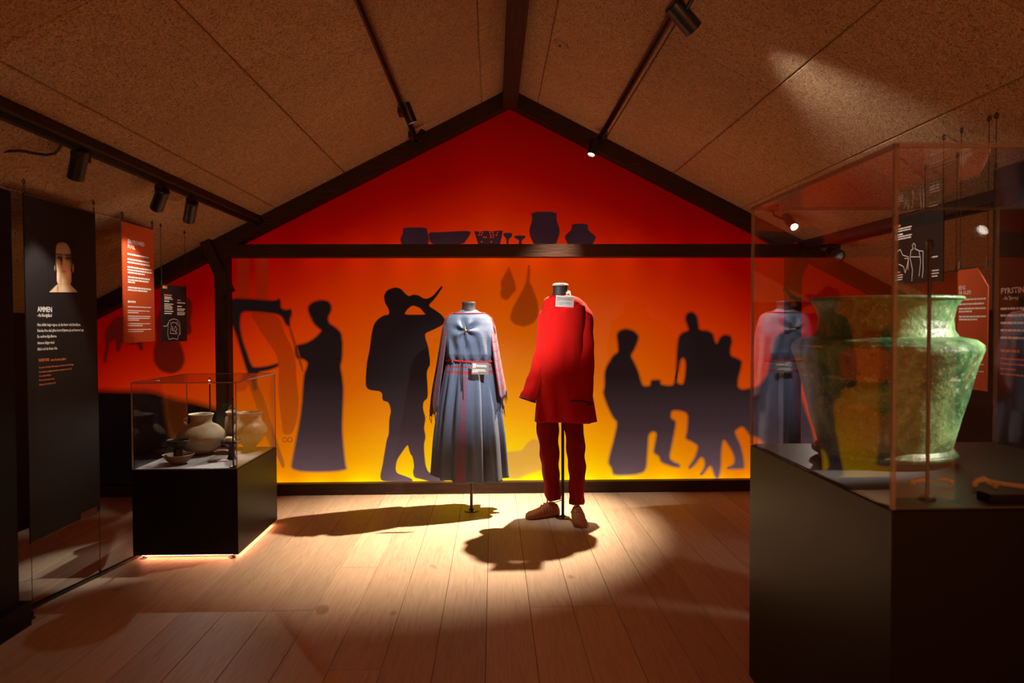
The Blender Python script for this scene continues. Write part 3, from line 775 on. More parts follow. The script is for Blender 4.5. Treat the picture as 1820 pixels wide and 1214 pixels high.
word_lines('body_text', ln, XB2, 'white', bn, 1, root, seed=5)

XB3 = -2.15
ya, yb = onX(287, 560, XB3).y, onX(331, 560, XB3).y
bn, root = banner('small black banner with a white line drawing hanging behind the red banner', XB3, ya, yb, onX(287, 608, XB3).z, onX(288, 506, XB3).z, 'banner_black', 1)
word_lines('tab_mark', [(288, 296, 510, 5)], XB3, 'orange', bn, 1, root, seed=30)
word_lines('subheading', [(290.5, 304, 524, 2.4), (314, 320, 533.5, 2.2)], XB3, 'orange', bn, 1, root, seed=6)
ln = [(291, 304, 528, 1.6), (291, 306, 531, 1.6), (291, 300, 535, 2), (291, 307, 540, 1.6), (291, 304, 543, 1.6), (291, 306, 546, 1.6), (291, 305, 549, 1.6), (291, 307, 553, 1.6), (291, 304, 557, 1.6),
      (314, 328, 538, 1.6), (314, 322, 544.5, 2), (314, 328, 549, 1.6), (314, 326, 552, 1.6), (314, 328, 556, 1.6), (314, 327, 559, 1.6)]
word_lines('body_text', ln, XB3, 'white', bn, 1, root, seed=7)
def zb(pts): return [(205 + x / 5.06, 380 + y / 5.06) for x, y in pts]
line_art('line_drawing', [zb([(470, 990), (480, 960), (520, 945), (555, 955), (575, 985), (580, 1080), (565, 1090)]), zb([(470, 990), (465, 1080), (475, 1130), (520, 1120), (555, 1130), (562, 1090)]), zb([(425, 1010), (455, 1010), (470, 985)]),
    zb([(488, 1075), (550, 1080)]), zb([(490, 975), (500, 1010), (490, 1050), (488, 1075)]), zb([(545, 970), (570, 1010), (572, 1085)]), zb([(505, 1010), (515, 1030), (500, 1040), (520, 1055), (535, 1010), (550, 1040), (530, 1060), (555, 1070)]), zb([(500, 985), (520, 975), (545, 985), (555, 1010)])], XB3, bn, 1, root, 0.8)

# right-hand banners (side -1 faces the room)
XC = 2.05
ya, yb = onX(1588, 450, XC).y, onX(1677, 450, XC).y
bn, root = banner('dark banner with a white line drawing of figures behind the large glass case', XC, yb, ya, onX(1588, 508, XC).z, onX(1588, 389, XC).z, 'banner_black', -1)
word_lines('subheading', [(1590, 1602, 404, 4), (1592, 1602, 485, 3)], XC, 'orange', bn, -1, root, seed=8)
ln = [(1592, 1622, 409, 2.4), (1592, 1620, 413, 2.4), (1592, 1606, 419, 3), (1592, 1622, 423, 2.4), (1592, 1621, 427, 2.4), (1592, 1606, 490, 2), (1592, 1606, 494, 2), (1592, 1605, 498, 2), (1652, 1668, 458, 2.4), (1652, 1670, 482, 2), (1652, 1670, 487, 2), (1652, 1668, 492, 2)]
word_lines('body_text', ln, XC, 'white', bn, -1, root, seed=9)
def zc(pts): return [(1580 + x / 3.467, 370 + y / 3.467) for x, y in pts]
line_art('line_drawing', [zc([(145, 450), (150, 380), (135, 310), (140, 260), (155, 250), (148, 230), (158, 215), (168, 230), (165, 250), (190, 262), (215, 265), (215, 380), (210, 430)]), zc([(40, 310), (50, 270), (75, 255), (90, 290), (125, 300), (120, 340), (105, 400), (95, 360), (65, 345)]), zc([(140, 300), (200, 300)]), zc([(100, 310), (125, 310), (122, 380)]), zc([(190, 262), (200, 330), (190, 420)])], XC, bn, -1, root, 1.4)
ya, yb = onX(1703, 560, XC).y, onX(1756, 560, XC).y
bn, root = banner('orange red banner with a cut corner hanging right of the green cauldron', XC, yb, ya, onX(1730, 691, XC).z, onX(1712, 478, XC).z, 'banner_red', -1, chamfer=0.07)
font_line('headline', 'EIG', XC, 1706, 1717, 515, 7, 'white', bn, -1, root=root)
font_line('headline', 'PÅ GLØD', XC, 1706, 1728, 524, 7, 'white', bn, -1, root=root)
ln = [(1706, 1754, 533, 3), (1706, 1751, 541, 3), (1706, 1754, 549, 3), (1706, 1729, 554, 3), (1706, 1754, 563, 3), (1706, 1739, 568, 3)]
word_lines('body_text', ln, XC, 'white', bn, -1, root, seed=11)
ln = [(1718, 1727, 617, 3.4), (1714, 1752, 626, 2), (1714, 1738, 638, 2), (1712, 1750, 645, 2), (1712, 1734, 649, 2), (1710, 1750, 657, 2), (1710, 1736, 661, 2)]
word_lines('body_text', ln, XC, 'white', bn, -1, root, seed=12)
XD = 2.17
ya, yb = onX(1640, 560, XD).y, onX(1700, 560, XD).y
bn, root = banner('orange red banner partly hidden behind the green cauldron and glass case', XD, yb, ya, onX(1640, 690, XD).z, onX(1665, 486, XD).z, 'banner_red', -1)
font_line('headline', 'EIG', XD, 1650, 1660, 524, 6, 'white', bn, -1, root=root)
font_line('headline', 'PÅ JORD', XD, 1650, 1672, 532, 6.5, 'white', bn, -1, root=root)
ln = [(1650, 1690, 538, 3), (1650, 1697, 545, 3), (1650, 1676, 550, 3), (1650, 1697, 566, 3), (1650, 1697, 577, 3)]
word_lines('body_text', ln, XD, 'white', bn, -1, root, seed=13)
ya, yb = onX(1764, 560, XC).y, onX(1900, 560, XC).y
bn, root = banner('tall dark banner with white lines cut off by the right picture edge', XC, yb, ya, 0.30, onX(1775, 300, XC).z, 'banner_black', -1, low=True)
font_line('headline', 'FYRSTINDEN', XC, 1781, 1846, 522, 10, 'white', bn, -1, root=root)
font_line('subtitle', '- fra Tjørring', XC, 1784, 1812, 533, 6, 'white', bn, -1, 0.25, root=root)
ln = [(1780, 1850, 549, 4), (1780, 1860, 561, 4), (1780, 1845, 574, 4), (1780, 1858, 587, 4), (1780, 1850, 600, 4)]
word_lines('body_text', ln, XC, 'white', bn, -1, root, seed=15)
ln = [(1780, 1814, 623, 5), (1780, 1850, 637, 3), (1780, 1850, 646, 3), (1780, 1808, 655, 3), (1780, 1846, 664, 3)]
word_lines('body_text', ln, XC, 'orange', bn, -1, root, seed=16)

# dark partition at the left edge
t = thing('partition_panel', 'tall black partition panel filling the left edge of the picture', 'partition', (-2.22, 1.9, 0))
MB().box(-0.07, 0.09, -1.6, 1.36, 0.11, ceil_z(-2.22) - 0.03).build('panel', 'black', t)
MB().box(-0.08, 0.13, -1.62, 1.38, 0.0, 0.11).build('plinth', 'black', t)
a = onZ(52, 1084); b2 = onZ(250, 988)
t = thing('floor_strip', 'thin black floor strip running below the tall portrait banner', 'rail', (a.x, (a.y + b2.y) / 2, 0))
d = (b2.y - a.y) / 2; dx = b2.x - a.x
MB().bar((0, -d, 0.008), (dx, d, 0.008), 0.022, 0.016).build('rail', 'metal', t)  # dark line along the floor, drawn as a thin black bar
MB().bar((0, -d, 0.0175), (dx, d, 0.0175), 0.006, 0.003).build('top_line', 'black', t)

# ------------------------------------------------------------------ showcases
def showcase(label, x0, x1, y0, y1, z0, zt_, zg, feet=True, th=0.008, ed=0.008):
    cx, cy = (x0 + x1) / 2, (y0 + y1) / 2; hx, hy = (x1 - x0) / 2, (y1 - y0) / 2
    t = thing('showcase', label, 'display case', (cx, cy, 0))
    b = MB(); c = 0.003
    b.rings([[(-hx, -hy, z0), (hx, -hy, z0), (hx, hy, z0), (-hx, hy, z0)], [(-hx, -hy, zt_ - c), (hx, -hy, zt_ - c), (hx, hy, zt_ - c), (-hx, hy, zt_ - c)],
             [(-hx + c, -hy + c, zt_), (hx - c, -hy + c, zt_), (hx - c, hy - c, zt_), (-hx + c, hy - c, zt_)]])
    body = b.build('plinth', 'plinth', t)
    MB().box(-hx + 0.012, hx - 0.012, -hy + 0.012, hy - 0.012, zt_ + 0.0005, zt_ + 0.004).build('deck', 'deck', t)
    g = t
    e = 0.004
    ix, iy = hx - e, hy - e
    MB().box(-ix, ix, -iy, -iy + th, zt_ + .001, zg).build('glass_pane', 'glass', g)
    MB().box(-ix, ix, iy - th, iy, zt_ + .001, zg).build('glass_pane', 'glass', g)
    MB().box(-ix, -ix + th, -iy + th, iy - th, zt_ + .001, zg).build('glass_pane', 'glass', g)
    MB().box(ix - th, ix, -iy + th, iy - th, zt_ + .001, zg).build('glass_pane', 'glass', g)
    MB().box(-ix, ix, -iy, iy, zg, zg + th).build('glass_top', 'glass', g)
    q = ed / 2
    for sx in (-1, 1):
        for sy in (-1, 1):
            MB().box(sx * ix - q, sx * ix + q, sy * iy - q, sy * iy + q, zt_ + .002, zg + th).build('glass_edge', 'edge', g)
    for s in (-1, 1):
        MB().box(-ix, ix, s * iy - q, s * iy + q, zg + th - ed, zg + th + 0.001).build('glass_edge', 'edge', g)
        MB().box(s * ix - q, s * ix + q, -iy, iy, zg + th - ed, zg + th + 0.001).build('glass_edge', 'edge', g)
    if feet:
        for sx in (-1, 1):
            for sy in (-1, 1):
                MB().lathe([(0.018, 0), (0.02, 0.004), (0.008, 0.007), (0.008, z0 + 0.001), (0.001, z0 + .001)], 14, (sx * (hx - 0.045), sy * (hy - 0.03), 0.0005)).build('foot', 'metal', t, 40)
    return t
M['deck'] = simple('grey_deck_board', (0.33, 0.33, 0.34), 0.55, 0.08, 8)
VX0, VX1, VY0, VY1, VZ, VG = -2.075, -1.475, 4.17, 4.92, 0.52, 1.015
sc = showcase('small glass-topped black showcase with pots glowing underneath, left of the mannequins', VX0, VX1, VY0, VY1, 0.025, VZ, VG, ed=0.006)
hx, hy = (VX1 - VX0) / 2, (VY1 - VY0) / 2
for (x0, x1, y0, y1) in ((-hx + .04, hx - .04, -hy + .02, -hy + .03), (hx - .03, hx - .02, -hy + .04, hy - .04), (-hx + .02, -hx + .03, -hy + .04, hy - .04)):
    o = MB().box(x0, x1, y0, y1, 0.016, 0.024).build('led_strip', 'led', sc); o['label'] = 'glowing orange light strip under the plinth'
WX0, WX1, WY0, WY1, WZ, WG = 0.965, 1.90, 1.71, 2.67, 0.897, 1.775
M['deck_dark'] = simple('dark_grey_deck', (0.10, 0.10, 0.105), 0.4, 0.08, 8)
m0 = M['deck']; M['deck'] = M['deck_dark']
sc2 = showcase('large glass-topped black showcase holding the green cauldron at the right', WX0, WX1, WY0, WY1, 0.02, WZ, WG, ed=0.010)
M['deck'] = m0

def led_rod(label, x, y, z, h, aim, watt=0, size=60):
    t = thing('lamp_rod', label, 'lamp rod', (x, y, z))
    MB().lathe([(0.02, 0), (0.02, 0.006), (0.007, 0.012), (0.001, 0.012)], 16).build('base', 'metal', t, 40)
    MB().tube([(0, 0, 0.005), (0, 0, h)], 0.0048, 10).build('rod', 'metal', t, 60)
    d = (Vector(aim) - Vector((x, y, z + h))).normalized(); q = Vector((0, 0, 1)).rotation_difference(d).to_matrix()
    m = Vector((0, 0, h - 0.006)) + d * 0.008
    b = MB().lathe([(0.006, -0.014), (0.008, -0.012), (0.008, 0.012), (0.006, 0.013), (0.001, 0.010)], 14); b.v = [tuple(m + q @ Vector(v)) for v in b.v]
    b.build('lamp_head', 'metal', t, 40)
    b = MB().lathe([(0.001, 0.0128), (0.0055, 0.0128), (0.0045, 0.0138), (0.001, 0.0142)], 12); b.v = [tuple(m + q @ Vector(v)) for v in b.v]
    b.build('diode', 'led_dot', t, 40)
    if watt:
        ld = bpy.data.lights.new('diode_lamp', 'SPOT'); ld.energy = watt; ld.color = NEUT; ld.spot_size = R(size); ld.spot_blend = 0.5; ld.shadow_soft_size = 0.006
        lo = bpy.data.objects.new('diode_lamp', ld); C.objects.link(lo); lo.parent = t
        lo.matrix_local = Matrix.Translation(m + d * 0.018) @ Vector((0, 0, -1)).rotation_difference(d).to_matrix().to_4x4()
    return t
DZ = VZ + 0.0045
led_rod('thin black lamp rod in the front right corner of the small showcase', VX1 - 0.035, VY0 + 0.035, DZ, 0.40, (-1.75, 4.6, 0.6), 0.0)
led_rod('thin black lamp rod at the back of the small showcase behind the round jar', -1.90, VY1 - 0.045, DZ, 0.475, (-1.78, 4.33, 0.52), 9, 95)
WDZ = WZ + 0.0045
pr_ = at(1651, 600, 1.80)
led_rod('black lamp rod standing in front of the green cauldron', pr_.x, 1.80, WDZ, 0.66, (1.35, 2.2, 1.2), 0.0)

# pottery
def clay(name, col, var=0.3, rough=0.6, scale=9, bump=0.5):
    t = NT(name); o = t.obj()
    n = t.noise(o, scale, 5, 0.6); n2 = t.noise(o, 60, 4, 0.6); n3 = t.noise(t.mapping(o, (1, 1, 8)), 6, 3)
    a = tuple(c * (1 - var) for c in col); b = tuple(min(1, c * (1 + var)) for c in col)
    c = t.mix(n, a, b); c = t.mix(t.math('MULTIPLY', n3, 0.35), c, tuple(k * 0.55 for k in col))
    t.set(Base_Color=c, Roughness=rough, Specular_IOR_Level=0.4); t.bump(t.math('ADD', n2, t.math('MULTIPLY', n3, 0.6)), bump, 0.004)
    return t.m
M['clay_tan'] = clay('tan_clay', (0.36, 0.29, 0.17))
M['clay_grey'] = clay('grey_clay', (0.16, 0.145, 0.115), rough=0.45)
M['clay_black'] = clay('black_burnished_clay', (0.035, 0.030, 0.026), rough=0.3)
M['clay_brown'] = clay('brown_clay', (0.20, 0.12, 0.07))
M['clay_gold'] = clay('golden_glazed_clay', (0.42, 0.33, 0.19), rough=0.22, bump=0.9)
M['bone'] = clay('old_bone', (0.66, 0.64, 0.42), var=0.25, scale=20)

def hollow(prof, th):
    """outer profile bottom to top -> closed profile with an inner wall"""
    inn = [(max(r - th, 0.002), z) for r, z in prof[1:]]
    inn = [(r, max(z, prof[0][1] + th)) for r, z in inn]
    return prof + [(prof[-1][0] - th * 0.5, prof[-1][1] + th * 0.4)] + inn[::-1] + [(0.001, prof[0][1] + th)]
def smooth_prof(pr, n=5):
    out = []
    k = len(pr)
    for i in range(k - 1):
        p0, p1, p2, p3 = pr[max(i - 1, 0)], pr[i], pr[i + 1], pr[min(i + 2, k - 1)]
        for q in range(n):
            u = q / n
            f = lambda a, b, c, d: 0.5 * ((2 * b) + (c - a) * u + (2 * a - 5 * b + 4 * c - d) * u * u + (3 * b - a - 3 * c + d) * u ** 3)
            out.append((max(0.001, f(p0[0], p1[0], p2[0], p3[0])), f(p0[1], p1[1], p2[1], p3[1])))
    out.append(pr[-1]); return out
def jar(name, label, x, y, prof, mat, th=0.007, wob=0.03, seed=0, cat='jar', parts=None, z=None, n=44):
    t = thing(name, label, cat, (x, y, DZ if z is None else z), 0, 'ancient pots in the small showcase')
    MB().lathe(hollow([(0.001, 0)] + smooth_prof(prof), th), n, wob=wob, seed=seed).build('body', mat, t, 50)
    return t
p = at(363, 802, 4.70)
j = jar('clay_jar', 'round tan clay jar with a narrow neck in the middle of the small showcase', p.x, 4.66, [(0.045, 0), (0.10, 0.03), (0.147, 0.095), (0.142, 0.135), (0.105, 0.178), (0.068, 0.198), (0.064, 0.225), (0.078, 0.255)], 'clay_tan', seed=1)
MB().tube([(-0.085, -0.02, 0.19), (-0.10, -0.022, 0.205), (-0.098, -0.022, 0.225), (-0.078, -0.018, 0.232)], 0.006, 8).build('lug_handle', 'clay_tan', j, 60)
p = at(448, 797, 4.78)
j = jar('clay_jar', 'glistening golden brown footed jar at the right end of the small showcase', min(p.x, VX1 - 0.128), 4.77, [(0.042, 0), (0.043, 0.018), (0.038, 0.028), (0.07, 0.06), (0.108, 0.11), (0.112, 0.135), (0.10, 0.165), (0.078, 0.195), (0.074, 0.23), (0.082, 0.25)], 'clay_gold', seed=7)
def footed(label, x, y, s, mats, up=0.065, lo=0.09):
    t = thing('footed_bowl', label, 'bowl', (x, y, DZ), 0, 'ancient pots in the small showcase')
    MB().lathe(hollow([(0.001, 0)] + smooth_prof([(0.035 * s, 0), (0.06 * s, 0.018 * s), (lo * s, 0.055 * s)]), 0.006), 36, wob=0.04, seed=x).build('lower_bowl', mats[0], t, 50)
    MB().lathe([(0.001, 0.012 * s), (0.032 * s, 0.012 * s), (0.026 * s, 0.06 * s), (0.028 * s, 0.095 * s), (0.001, 0.095 * s)], 28).build('stem', mats[1], t, 40)
    MB().lathe(hollow([(0.001, 0.09 * s)] + smooth_prof([(0.03 * s, 0.09 * s), (0.055 * s, 0.108 * s), (up * s, 0.14 * s)]), 0.005), 36).build('upper_cup', mats[1], t, 50)
    return t
p = at(317, 822, 4.33)
footed('black footed cup standing on a brown bowl in the front of the small showcase', p.x, 4.33, 1.0, ('clay_brown', 'clay_black'))
p = at(411, 812, 4.45)
t = thing('footed_dish', 'black footed dish holding pale bread-like lumps behind the lamp rod', 'dish', (p.x, 4.46, DZ), 0, 'ancient pots in the small showcase')
MB().lathe(hollow([(0.001, 0)] + smooth_prof([(0.035, 0), (0.022, 0.02), (0.018, 0.06), (0.03, 0.085), (0.062, 0.10), (0.066, 0.115)]), 0.005), 36).build('dish_body', 'clay_black', t, 50)
b = MB()
rg = random.Random(5)
def blob(b, c, r, seed, n=14, m=9):
    rings = []
    for i in range(1, m):
        a = PI * i / m; rr_ = []
        for k in range(n):
            q = 2 * PI * k / n; v = Vector((math.sin(a) * math.cos(q), math.sin(a) * math.sin(q), math.cos(a)))
            kk = 1 + 0.25 * noise.noise(v * 1.8 + Vector((seed, 0, 0)))
            rr_.append((c[0] + r[0] * v.x * kk, c[1] + r[1] * v.y * kk, c[2] + r[2] * v.z * kk))
        rings.append(rr_)
    b.rings(rings)
t2 = thing('food_lump', 'pale cream lump lying in the black footed dish', 'food', (p.x, 4.46, DZ + 0.106))
blob(b, (-0.012, 0.0, 0.012), (0.034, 0.03, 0.022), 2); b.build('lump', 'bone', t2, 60)
b = MB().tube([(0.022 + 0.014 * math.cos(q * PI / 8), -0.005, 0.022 + 0.016 * math.sin(q * PI / 8)) for q in range(16)], 0.005, 8, closed=True); b.build('loop', 'bone', t2, 60)
j = jar('clay_jar', 'brown jar with a looped lid standing behind the round tan jar', -1.745, 4.845, [(0.03, 0), (0.042, 0.06), (0.047, 0.14), (0.042, 0.20), (0.034, 0.225), (0.038, 0.24)], 'clay_brown', seed=9)
MB().lathe([(0.041, 0.241), (0.043, 0.246), (0.025, 0.258), (0.010, 0.264), (0.001, 0.265)], 28).build('lid', 'clay_tan', j, 50)
MB().tube([(0.018 * math.cos(q * PI / 10), 0, 0.262 + 0.022 * math.sin(q * PI / 10)) for q in range(11)], 0.006, 8).build('lid_loop', 'clay_tan', j, 60)
p = onZ(389, 819, DZ)
t = thing('label_card', 'small white label card lying flat on the deck of the small showcase', 'label card', (p.x, p.y, DZ + 0.0002), 0.15)
MB().box(-0.055, 0.055, -0.03, 0.03, 0, 0.003).build('card', 'white', t)
MB().box(-0.056, 0.056, -0.031, -0.029, 0, 0.0036).build('border', 'metal', t)

# green cauldron
def bronze():
    t = NT('green_bronze_patina'); o = t.obj()
    n = t.noise(o, 7, 6, 0.65, 1.0); n2 = t.noise(o, 28, 5, 0.65); n3 = t.noise(o, 3.0, 3, 0.5, 0.6)
    c = t.ramp(n, [(0.30, (0.010, 0.028, 0.012)), (0.47, (0.06, 0.17, 0.065)), (0.6, (0.16, 0.33, 0.125)), (0.8, (0.36, 0.50, 0.24))])
    X, Y, Z = t.xyz(o)
    def patch(cx, cz, rx, rz, warp):
        dx = t.math('DIVIDE', t.math('SUBTRACT', X, cx), rx); dz = t.math('DIVIDE', t.math('SUBTRACT', Z, cz), rz)
        d = t.math('ADD', t.math('POWER', t.math('ABSOLUTE', dx), 4.0), t.math('POWER', t.math('ABSOLUTE', dz), 4.0))
        d = t.math('ADD', d, t.math('MULTIPLY', t.math('SUBTRACT', n2, 0.5), warp))
        return t.math('MULTIPLY', t.math('LESS_THAN', d, 1.0), t.math('LESS_THAN', Y, 0.02))
    br = t.mix(n2, (0.20, 0.105, 0.03), (0.36, 0.20, 0.07))
    c = t.mix(patch(-0.055, 0.305, 0.072, 0.05, 2.2), c, br)
    c = t.mix(t.math('MULTIPLY', patch(-0.05, 0.11, 0.075, 0.075, 5.0), 0.55), c, (0.30, 0.20, 0.055))
    band = t.math('LESS_THAN', t.math('ADD', t.math('ABSOLUTE', t.math('SUBTRACT', Z, 0.262)), t.math('MULTIPLY', n2, 0.075)), 0.036)
    c = t.mix(t.math('MULTIPLY', band, 0.6), c, (0.46, 0.48, 0.33))
    lowb = t.math('GREATER_THAN', n3, 0.60)
    c = t.mix(t.math('MULTIPLY', lowb, 0.5), c, (0.10, 0.075, 0.025))
    sp = t.noise(o, 55, 4, 0.7)
    c = t.mix(t.math('MULTIPLY', t.math('GREATER_THAN', sp, 0.60), 0.45), c, (0.42, 0.50, 0.32))
    c = t.mix(t.math('MULTIPLY', t.math('LESS_THAN', sp, 0.38), 0.6), c, (0.012, 0.03, 0.012))
    t.set(Base_Color=c, Roughness=t.math('ADD', t.math('MULTIPLY', n2, 0.35), 0.25), Specular_IOR_Level=0.5)
    t.bump(t.math('ADD', n2, n), 0.55, 0.008)
    return t.m
M['bronze'] = bronze()
CY = 2.345; cxp = at(1561, 700, CY).x
ca = thing('bronze_cauldron', 'big green bronze cauldron with a brown worn patch in the large showcase', 'cauldron', (cxp + 0.015, CY, WDZ + 0.018), R(-28))
kz = 1.0
prof = [(0.19, 0.0), (0.207, 0.004), (0.209, 0.022), (0.200, 0.034), (0.222, 0.12), (0.246, 0.22), (0.268, 0.30), (0.284, 0.352), (0.282, 0.368), (0.262, 0.384), (0.214, 0.395), (0.203, 0.415), (0.200, 0.45), (0.208, 0.49), (0.222, 0.512), (0.226, 0.518)]
sm = []
for i in range(len(prof) - 1):
    for q in range(4): sm.append((prof[i][0] + (prof[i + 1][0] - prof[i][0]) * q / 4, prof[i][1] + (prof[i + 1][1] - prof[i][1]) * q / 4))
sm.append(prof[-1])
sm = [(r, z * 0.985) for r, z in sm]
cb = MB().lathe(hollow([(0.001, 0)] + sm, 0.007), 96, wob=0.012, seed=3).build('body', 'bronze', ca, 35)
# beaded foot ring and riveted shoulder plate
MB().tube([(0.208 * math.cos(a * PI / 32), 0.208 * math.sin(a * PI / 32), 0.012) for a in range(64)], 0.010, 10, closed=True).build('foot_ring', 'bronze', ca, 60)
MB().tube([(0.224 * math.cos(a * PI / 32), 0.224 * math.sin(a * PI / 32), 0.510) for a in range(64)], 0.006, 8, closed=True).build('rim', 'bronze', ca, 60)
b = MB()
for i in range(-4, 5):
    for s in (-1, 1):
        a = R(-100 + i * 7); r0 = 0.262 if s > 0 else 0.25
        b.lathe([(0.005, 0), (0.004, 0.003), (0.001, 0.004)], 8, (r0 * math.cos(a), r0 * math.sin(a), 0.31 if s > 0 else 0.26))
b.build('rivet_row', 'bronze', ca, 60)['kind'] = 'stuff'
b = MB()
def ledge(u, v):
    a = R(-170 + 42 * u); r = 0.262 + 0.021 * v; return (r * math.cos(a), r * math.sin(a), 0.362 - 0.004 * v + 0.003 * noise.noise(Vector((u * 5, v * 3, 0))))
o = solidify(b.grid(ledge, 16, 3).build('broken_flange', 'bone', ca, 40), 0.006); o['label'] = 'pale jagged edge of the broken shoulder'
st = thing('display_stand', 'low black ring stand under the green cauldron', 'stand', (cxp + 0.015, CY, WDZ))
MB().lathe([(0.150, 0.0), (0.195, 0.0), (0.195, 0.0172), (0.150, 0.0172)], 48).build('ring', 'metal', st, 40)
for q in range(3):
    a = q * 2 * PI / 3 + 0.4
    MB().box(-0.011, 0.011, -0.011, 0.011, 0, 0.016).build('pad', 'metal', st, loc=(0.138 * math.cos(a), 0.138 * math.sin(a), 0))

def bone_piece(label, px, py, pts, rad, extra=None):
    p = onZ(px, py, WDZ + 0.012)
    t = thing('bone_fragment', label, 'bone', (p.x, p.y, WDZ + 0.005))
    k_ = 0.68; pts = [tuple(c * k_ for c in q) for q in pts]; rad = [r_ * k_ for r_ in rad]
    b = MB(); b.tube(pts, rad, 12)
    b.build('shaft', 'bone', t, 60)
    if extra:
        for c_, r_ in extra:
            b = MB(); blob(b, [c * k_ for c in c_], [c * k_ for c in r_], px); b.build('knob', 'bone', t, 60)
    return t
bone_piece('curved yellowish bone fragment nearest the foot of the cauldron', 1638, 858, [(-0.04, 0.02, 0.012), (-0.015, 0.0, 0.018), (0.01, 0.0, 0.022), (0.04, 0.015, 0.014)], [0.006, 0.010, 0.011, 0.007], [((-0.035, 0.0, 0.012), (0.012, 0.012, 0.012))])
bone_piece('small bone splinter just right of the cauldron foot', 1678, 856, [(-0.03, 0.01, 0.012), (0.0, 0.0, 0.02), (0.03, -0.01, 0.013)], [0.005, 0.009, 0.006], [((0.02, -0.012, 0.012), (0.010, 0.010, 0.011))])
bone_piece('rounded pale jaw bone in the middle of the large showcase front', 1745, 864, [(-0.035, 0, 0.014), (-0.02, 0.0, 0.032), (0.008, 0.0, 0.038), (0.03, 0.0, 0.022)], [0.010, 0.012, 0.013, 0.010], [((-0.03, 0, 0.014), (0.014, 0.013, 0.014)), ((0.028, 0.0, 0.024), (0.013, 0.012, 0.016))])
bone_piece('long yellowish bone with a knob near the right picture edge', 1790, 866, [(-0.055, 0.02, 0.028), (-0.01, 0.0, 0.022), (0.055, -0.02, 0.014)], [0.011, 0.010, 0.012], [((-0.042, 0.01, 0.014), (0.014, 0.013, 0.015))])
p = onZ(1760, 893, WDZ)
t = thing('label_plate', 'low dark label plate at the front edge of the large showcase', 'label plate', (p.x + 0.11, WY0 + 0.06, WDZ))
MB().box(-0.12, 0.12, -0.02, 0.03, 0, 0.022).build('plate', 'plinth', t)
MB().box(-0.118, 0.118, -0.018, 0.028, 0.0222, 0.0235).build('face', 'deck_dark', t)

# ------------------------------------------------------------------ mannequin in the blue dress
def cloth_mat(name, col, weave=420, stripes=None, lite=1.35, rough=0.85):
    t = NT(name); o = t.obj(); X, Y, Z = t.xyz(o)
    n = t.noise(o, 260, 3, 0.6); n2 = t.noise(t.mapping(o, (40, 40, 220)), 2.0, 2); n3 = t.noise(o, 6, 3)
    c = t.mix(n, tuple(k * 0.62 for k in col), tuple(k * lite for k in col))
    c = t.mix(t.math('MULTIPLY', n2, 0.35), c, tuple(k * 0.7 for k in col))
    if stripes:
        for zc_, hw in stripes:
            f = t.math('LESS_THAN', t.math('ADD', t.math('ABSOLUTE', t.math('SUBTRACT', Z, zc_)), t.math('MULTIPLY', t.math('SUBTRACT', n3, 0.5), 0.02)), hw)
            c = t.mix(t.math('MULTIPLY', f, 0.85), c, (0.30, 0.015, 0.02))
    t.set(Base_Color=c, Roughness=rough, Sheen_Weight=0.03, Specular_IOR_Level=0.12)
    t.bump(t.math('ADD', n2, t.math('MULTIPLY', n, 0.6)), 0.35, 0.003)
    return t.m
BLUE = (0.092, 0.118, 0.175)
M['dress'] = cloth_mat('blue_grey_wool', BLUE)
M['skirt'] = cloth_mat('blue_grey_striped_wool', BLUE, stripes=((1.048, 0.006), (1.012, 0.009), (0.999, 0.004)))
M['red_cord'] = cloth_mat('red_wool_cord', (0.42, 0.02, 0.025))
M['dark_cord'] = cloth_mat('dark_wool_cord', (0.03, 0.02, 0.025))
def plaid():
    t = NT('plaid_shawl_wool'); u = t.uv(); X, Y, Z = t.xyz(u)
    def lines(c, k, w_, off=0.0):
        fr = t.math('FRACT', t.math('ADD', t.math('MULTIPLY', c, k), off)); return t.math('LESS_THAN', fr, w_)
    a = lines(X, 30, 0.16); b = lines(Y, 9, 0.13); b2 = lines(Y, 9, 0.06, 0.25); a2 = lines(X, 30, 0.08, 0.3)
    n = t.noise(t.obj(), 240, 3)
    c = t.mix(n, (0.045, 0.045, 0.065), (0.12, 0.12, 0.16))
    for m_, k in ((a, 0.6), (a2, 0.5), (b, 0.85), (b2, 0.8)): c = t.mix(t.math('MULTIPLY', m_, k), c, (0.26, 0.012, 0.012))
    t.set(Base_Color=c, Roughness=0.9, Sheen_Weight=0.03, Specular_IOR_Level=0.15); t.bump(n, 0.4, 0.003)
    return t.m
M['plaid'] = plaid()
def embroid():
    t = NT('embroidered_band'); X, Y, Z = t.xyz(t.uv())
    s1 = t.math('SINE', t.math('MULTIPLY', t.math('ADD', t.math('MULTIPLY', Y, 20.0), t.math('MULTIPLY', X, 2.0)), 2 * PI))
    s2 = t.math('SINE', t.math('MULTIPLY', t.math('SUBTRACT', t.math('MULTIPLY', Y, 20.0), t.math('MULTIPLY', X, 2.0)), 2 * PI))
    f = t.math('GREATER_THAN', t.math('MULTIPLY', s1, s2), 0.12)
    n = t.noise(t.obj(), 260, 3)
    c = t.mix(t.math('MULTIPLY', f, 0.8), t.mix(n, (0.06, 0.07, 0.11), (0.12, 0.13, 0.18)), (0.26, 0.02, 0.05))
    t.set(Base_Color=c, Roughness=0.9, Specular_IOR_Level=0.15); t.bump(n, 0.4, 0.003); return t.m
M['embroidery'] = embroid()
M['brass'] = simple('brass_brooch', (0.62, 0.42, 0.16), 0.3, 0.2, metal=1.0)
M['bust'] = simple('black_bust_cloth', (0.016, 0.012, 0.012), 0.6, 0.2)
M['cap'] = simple('pale_neck_cap', (0.62, 0.60, 0.58), 0.5, 0.05)
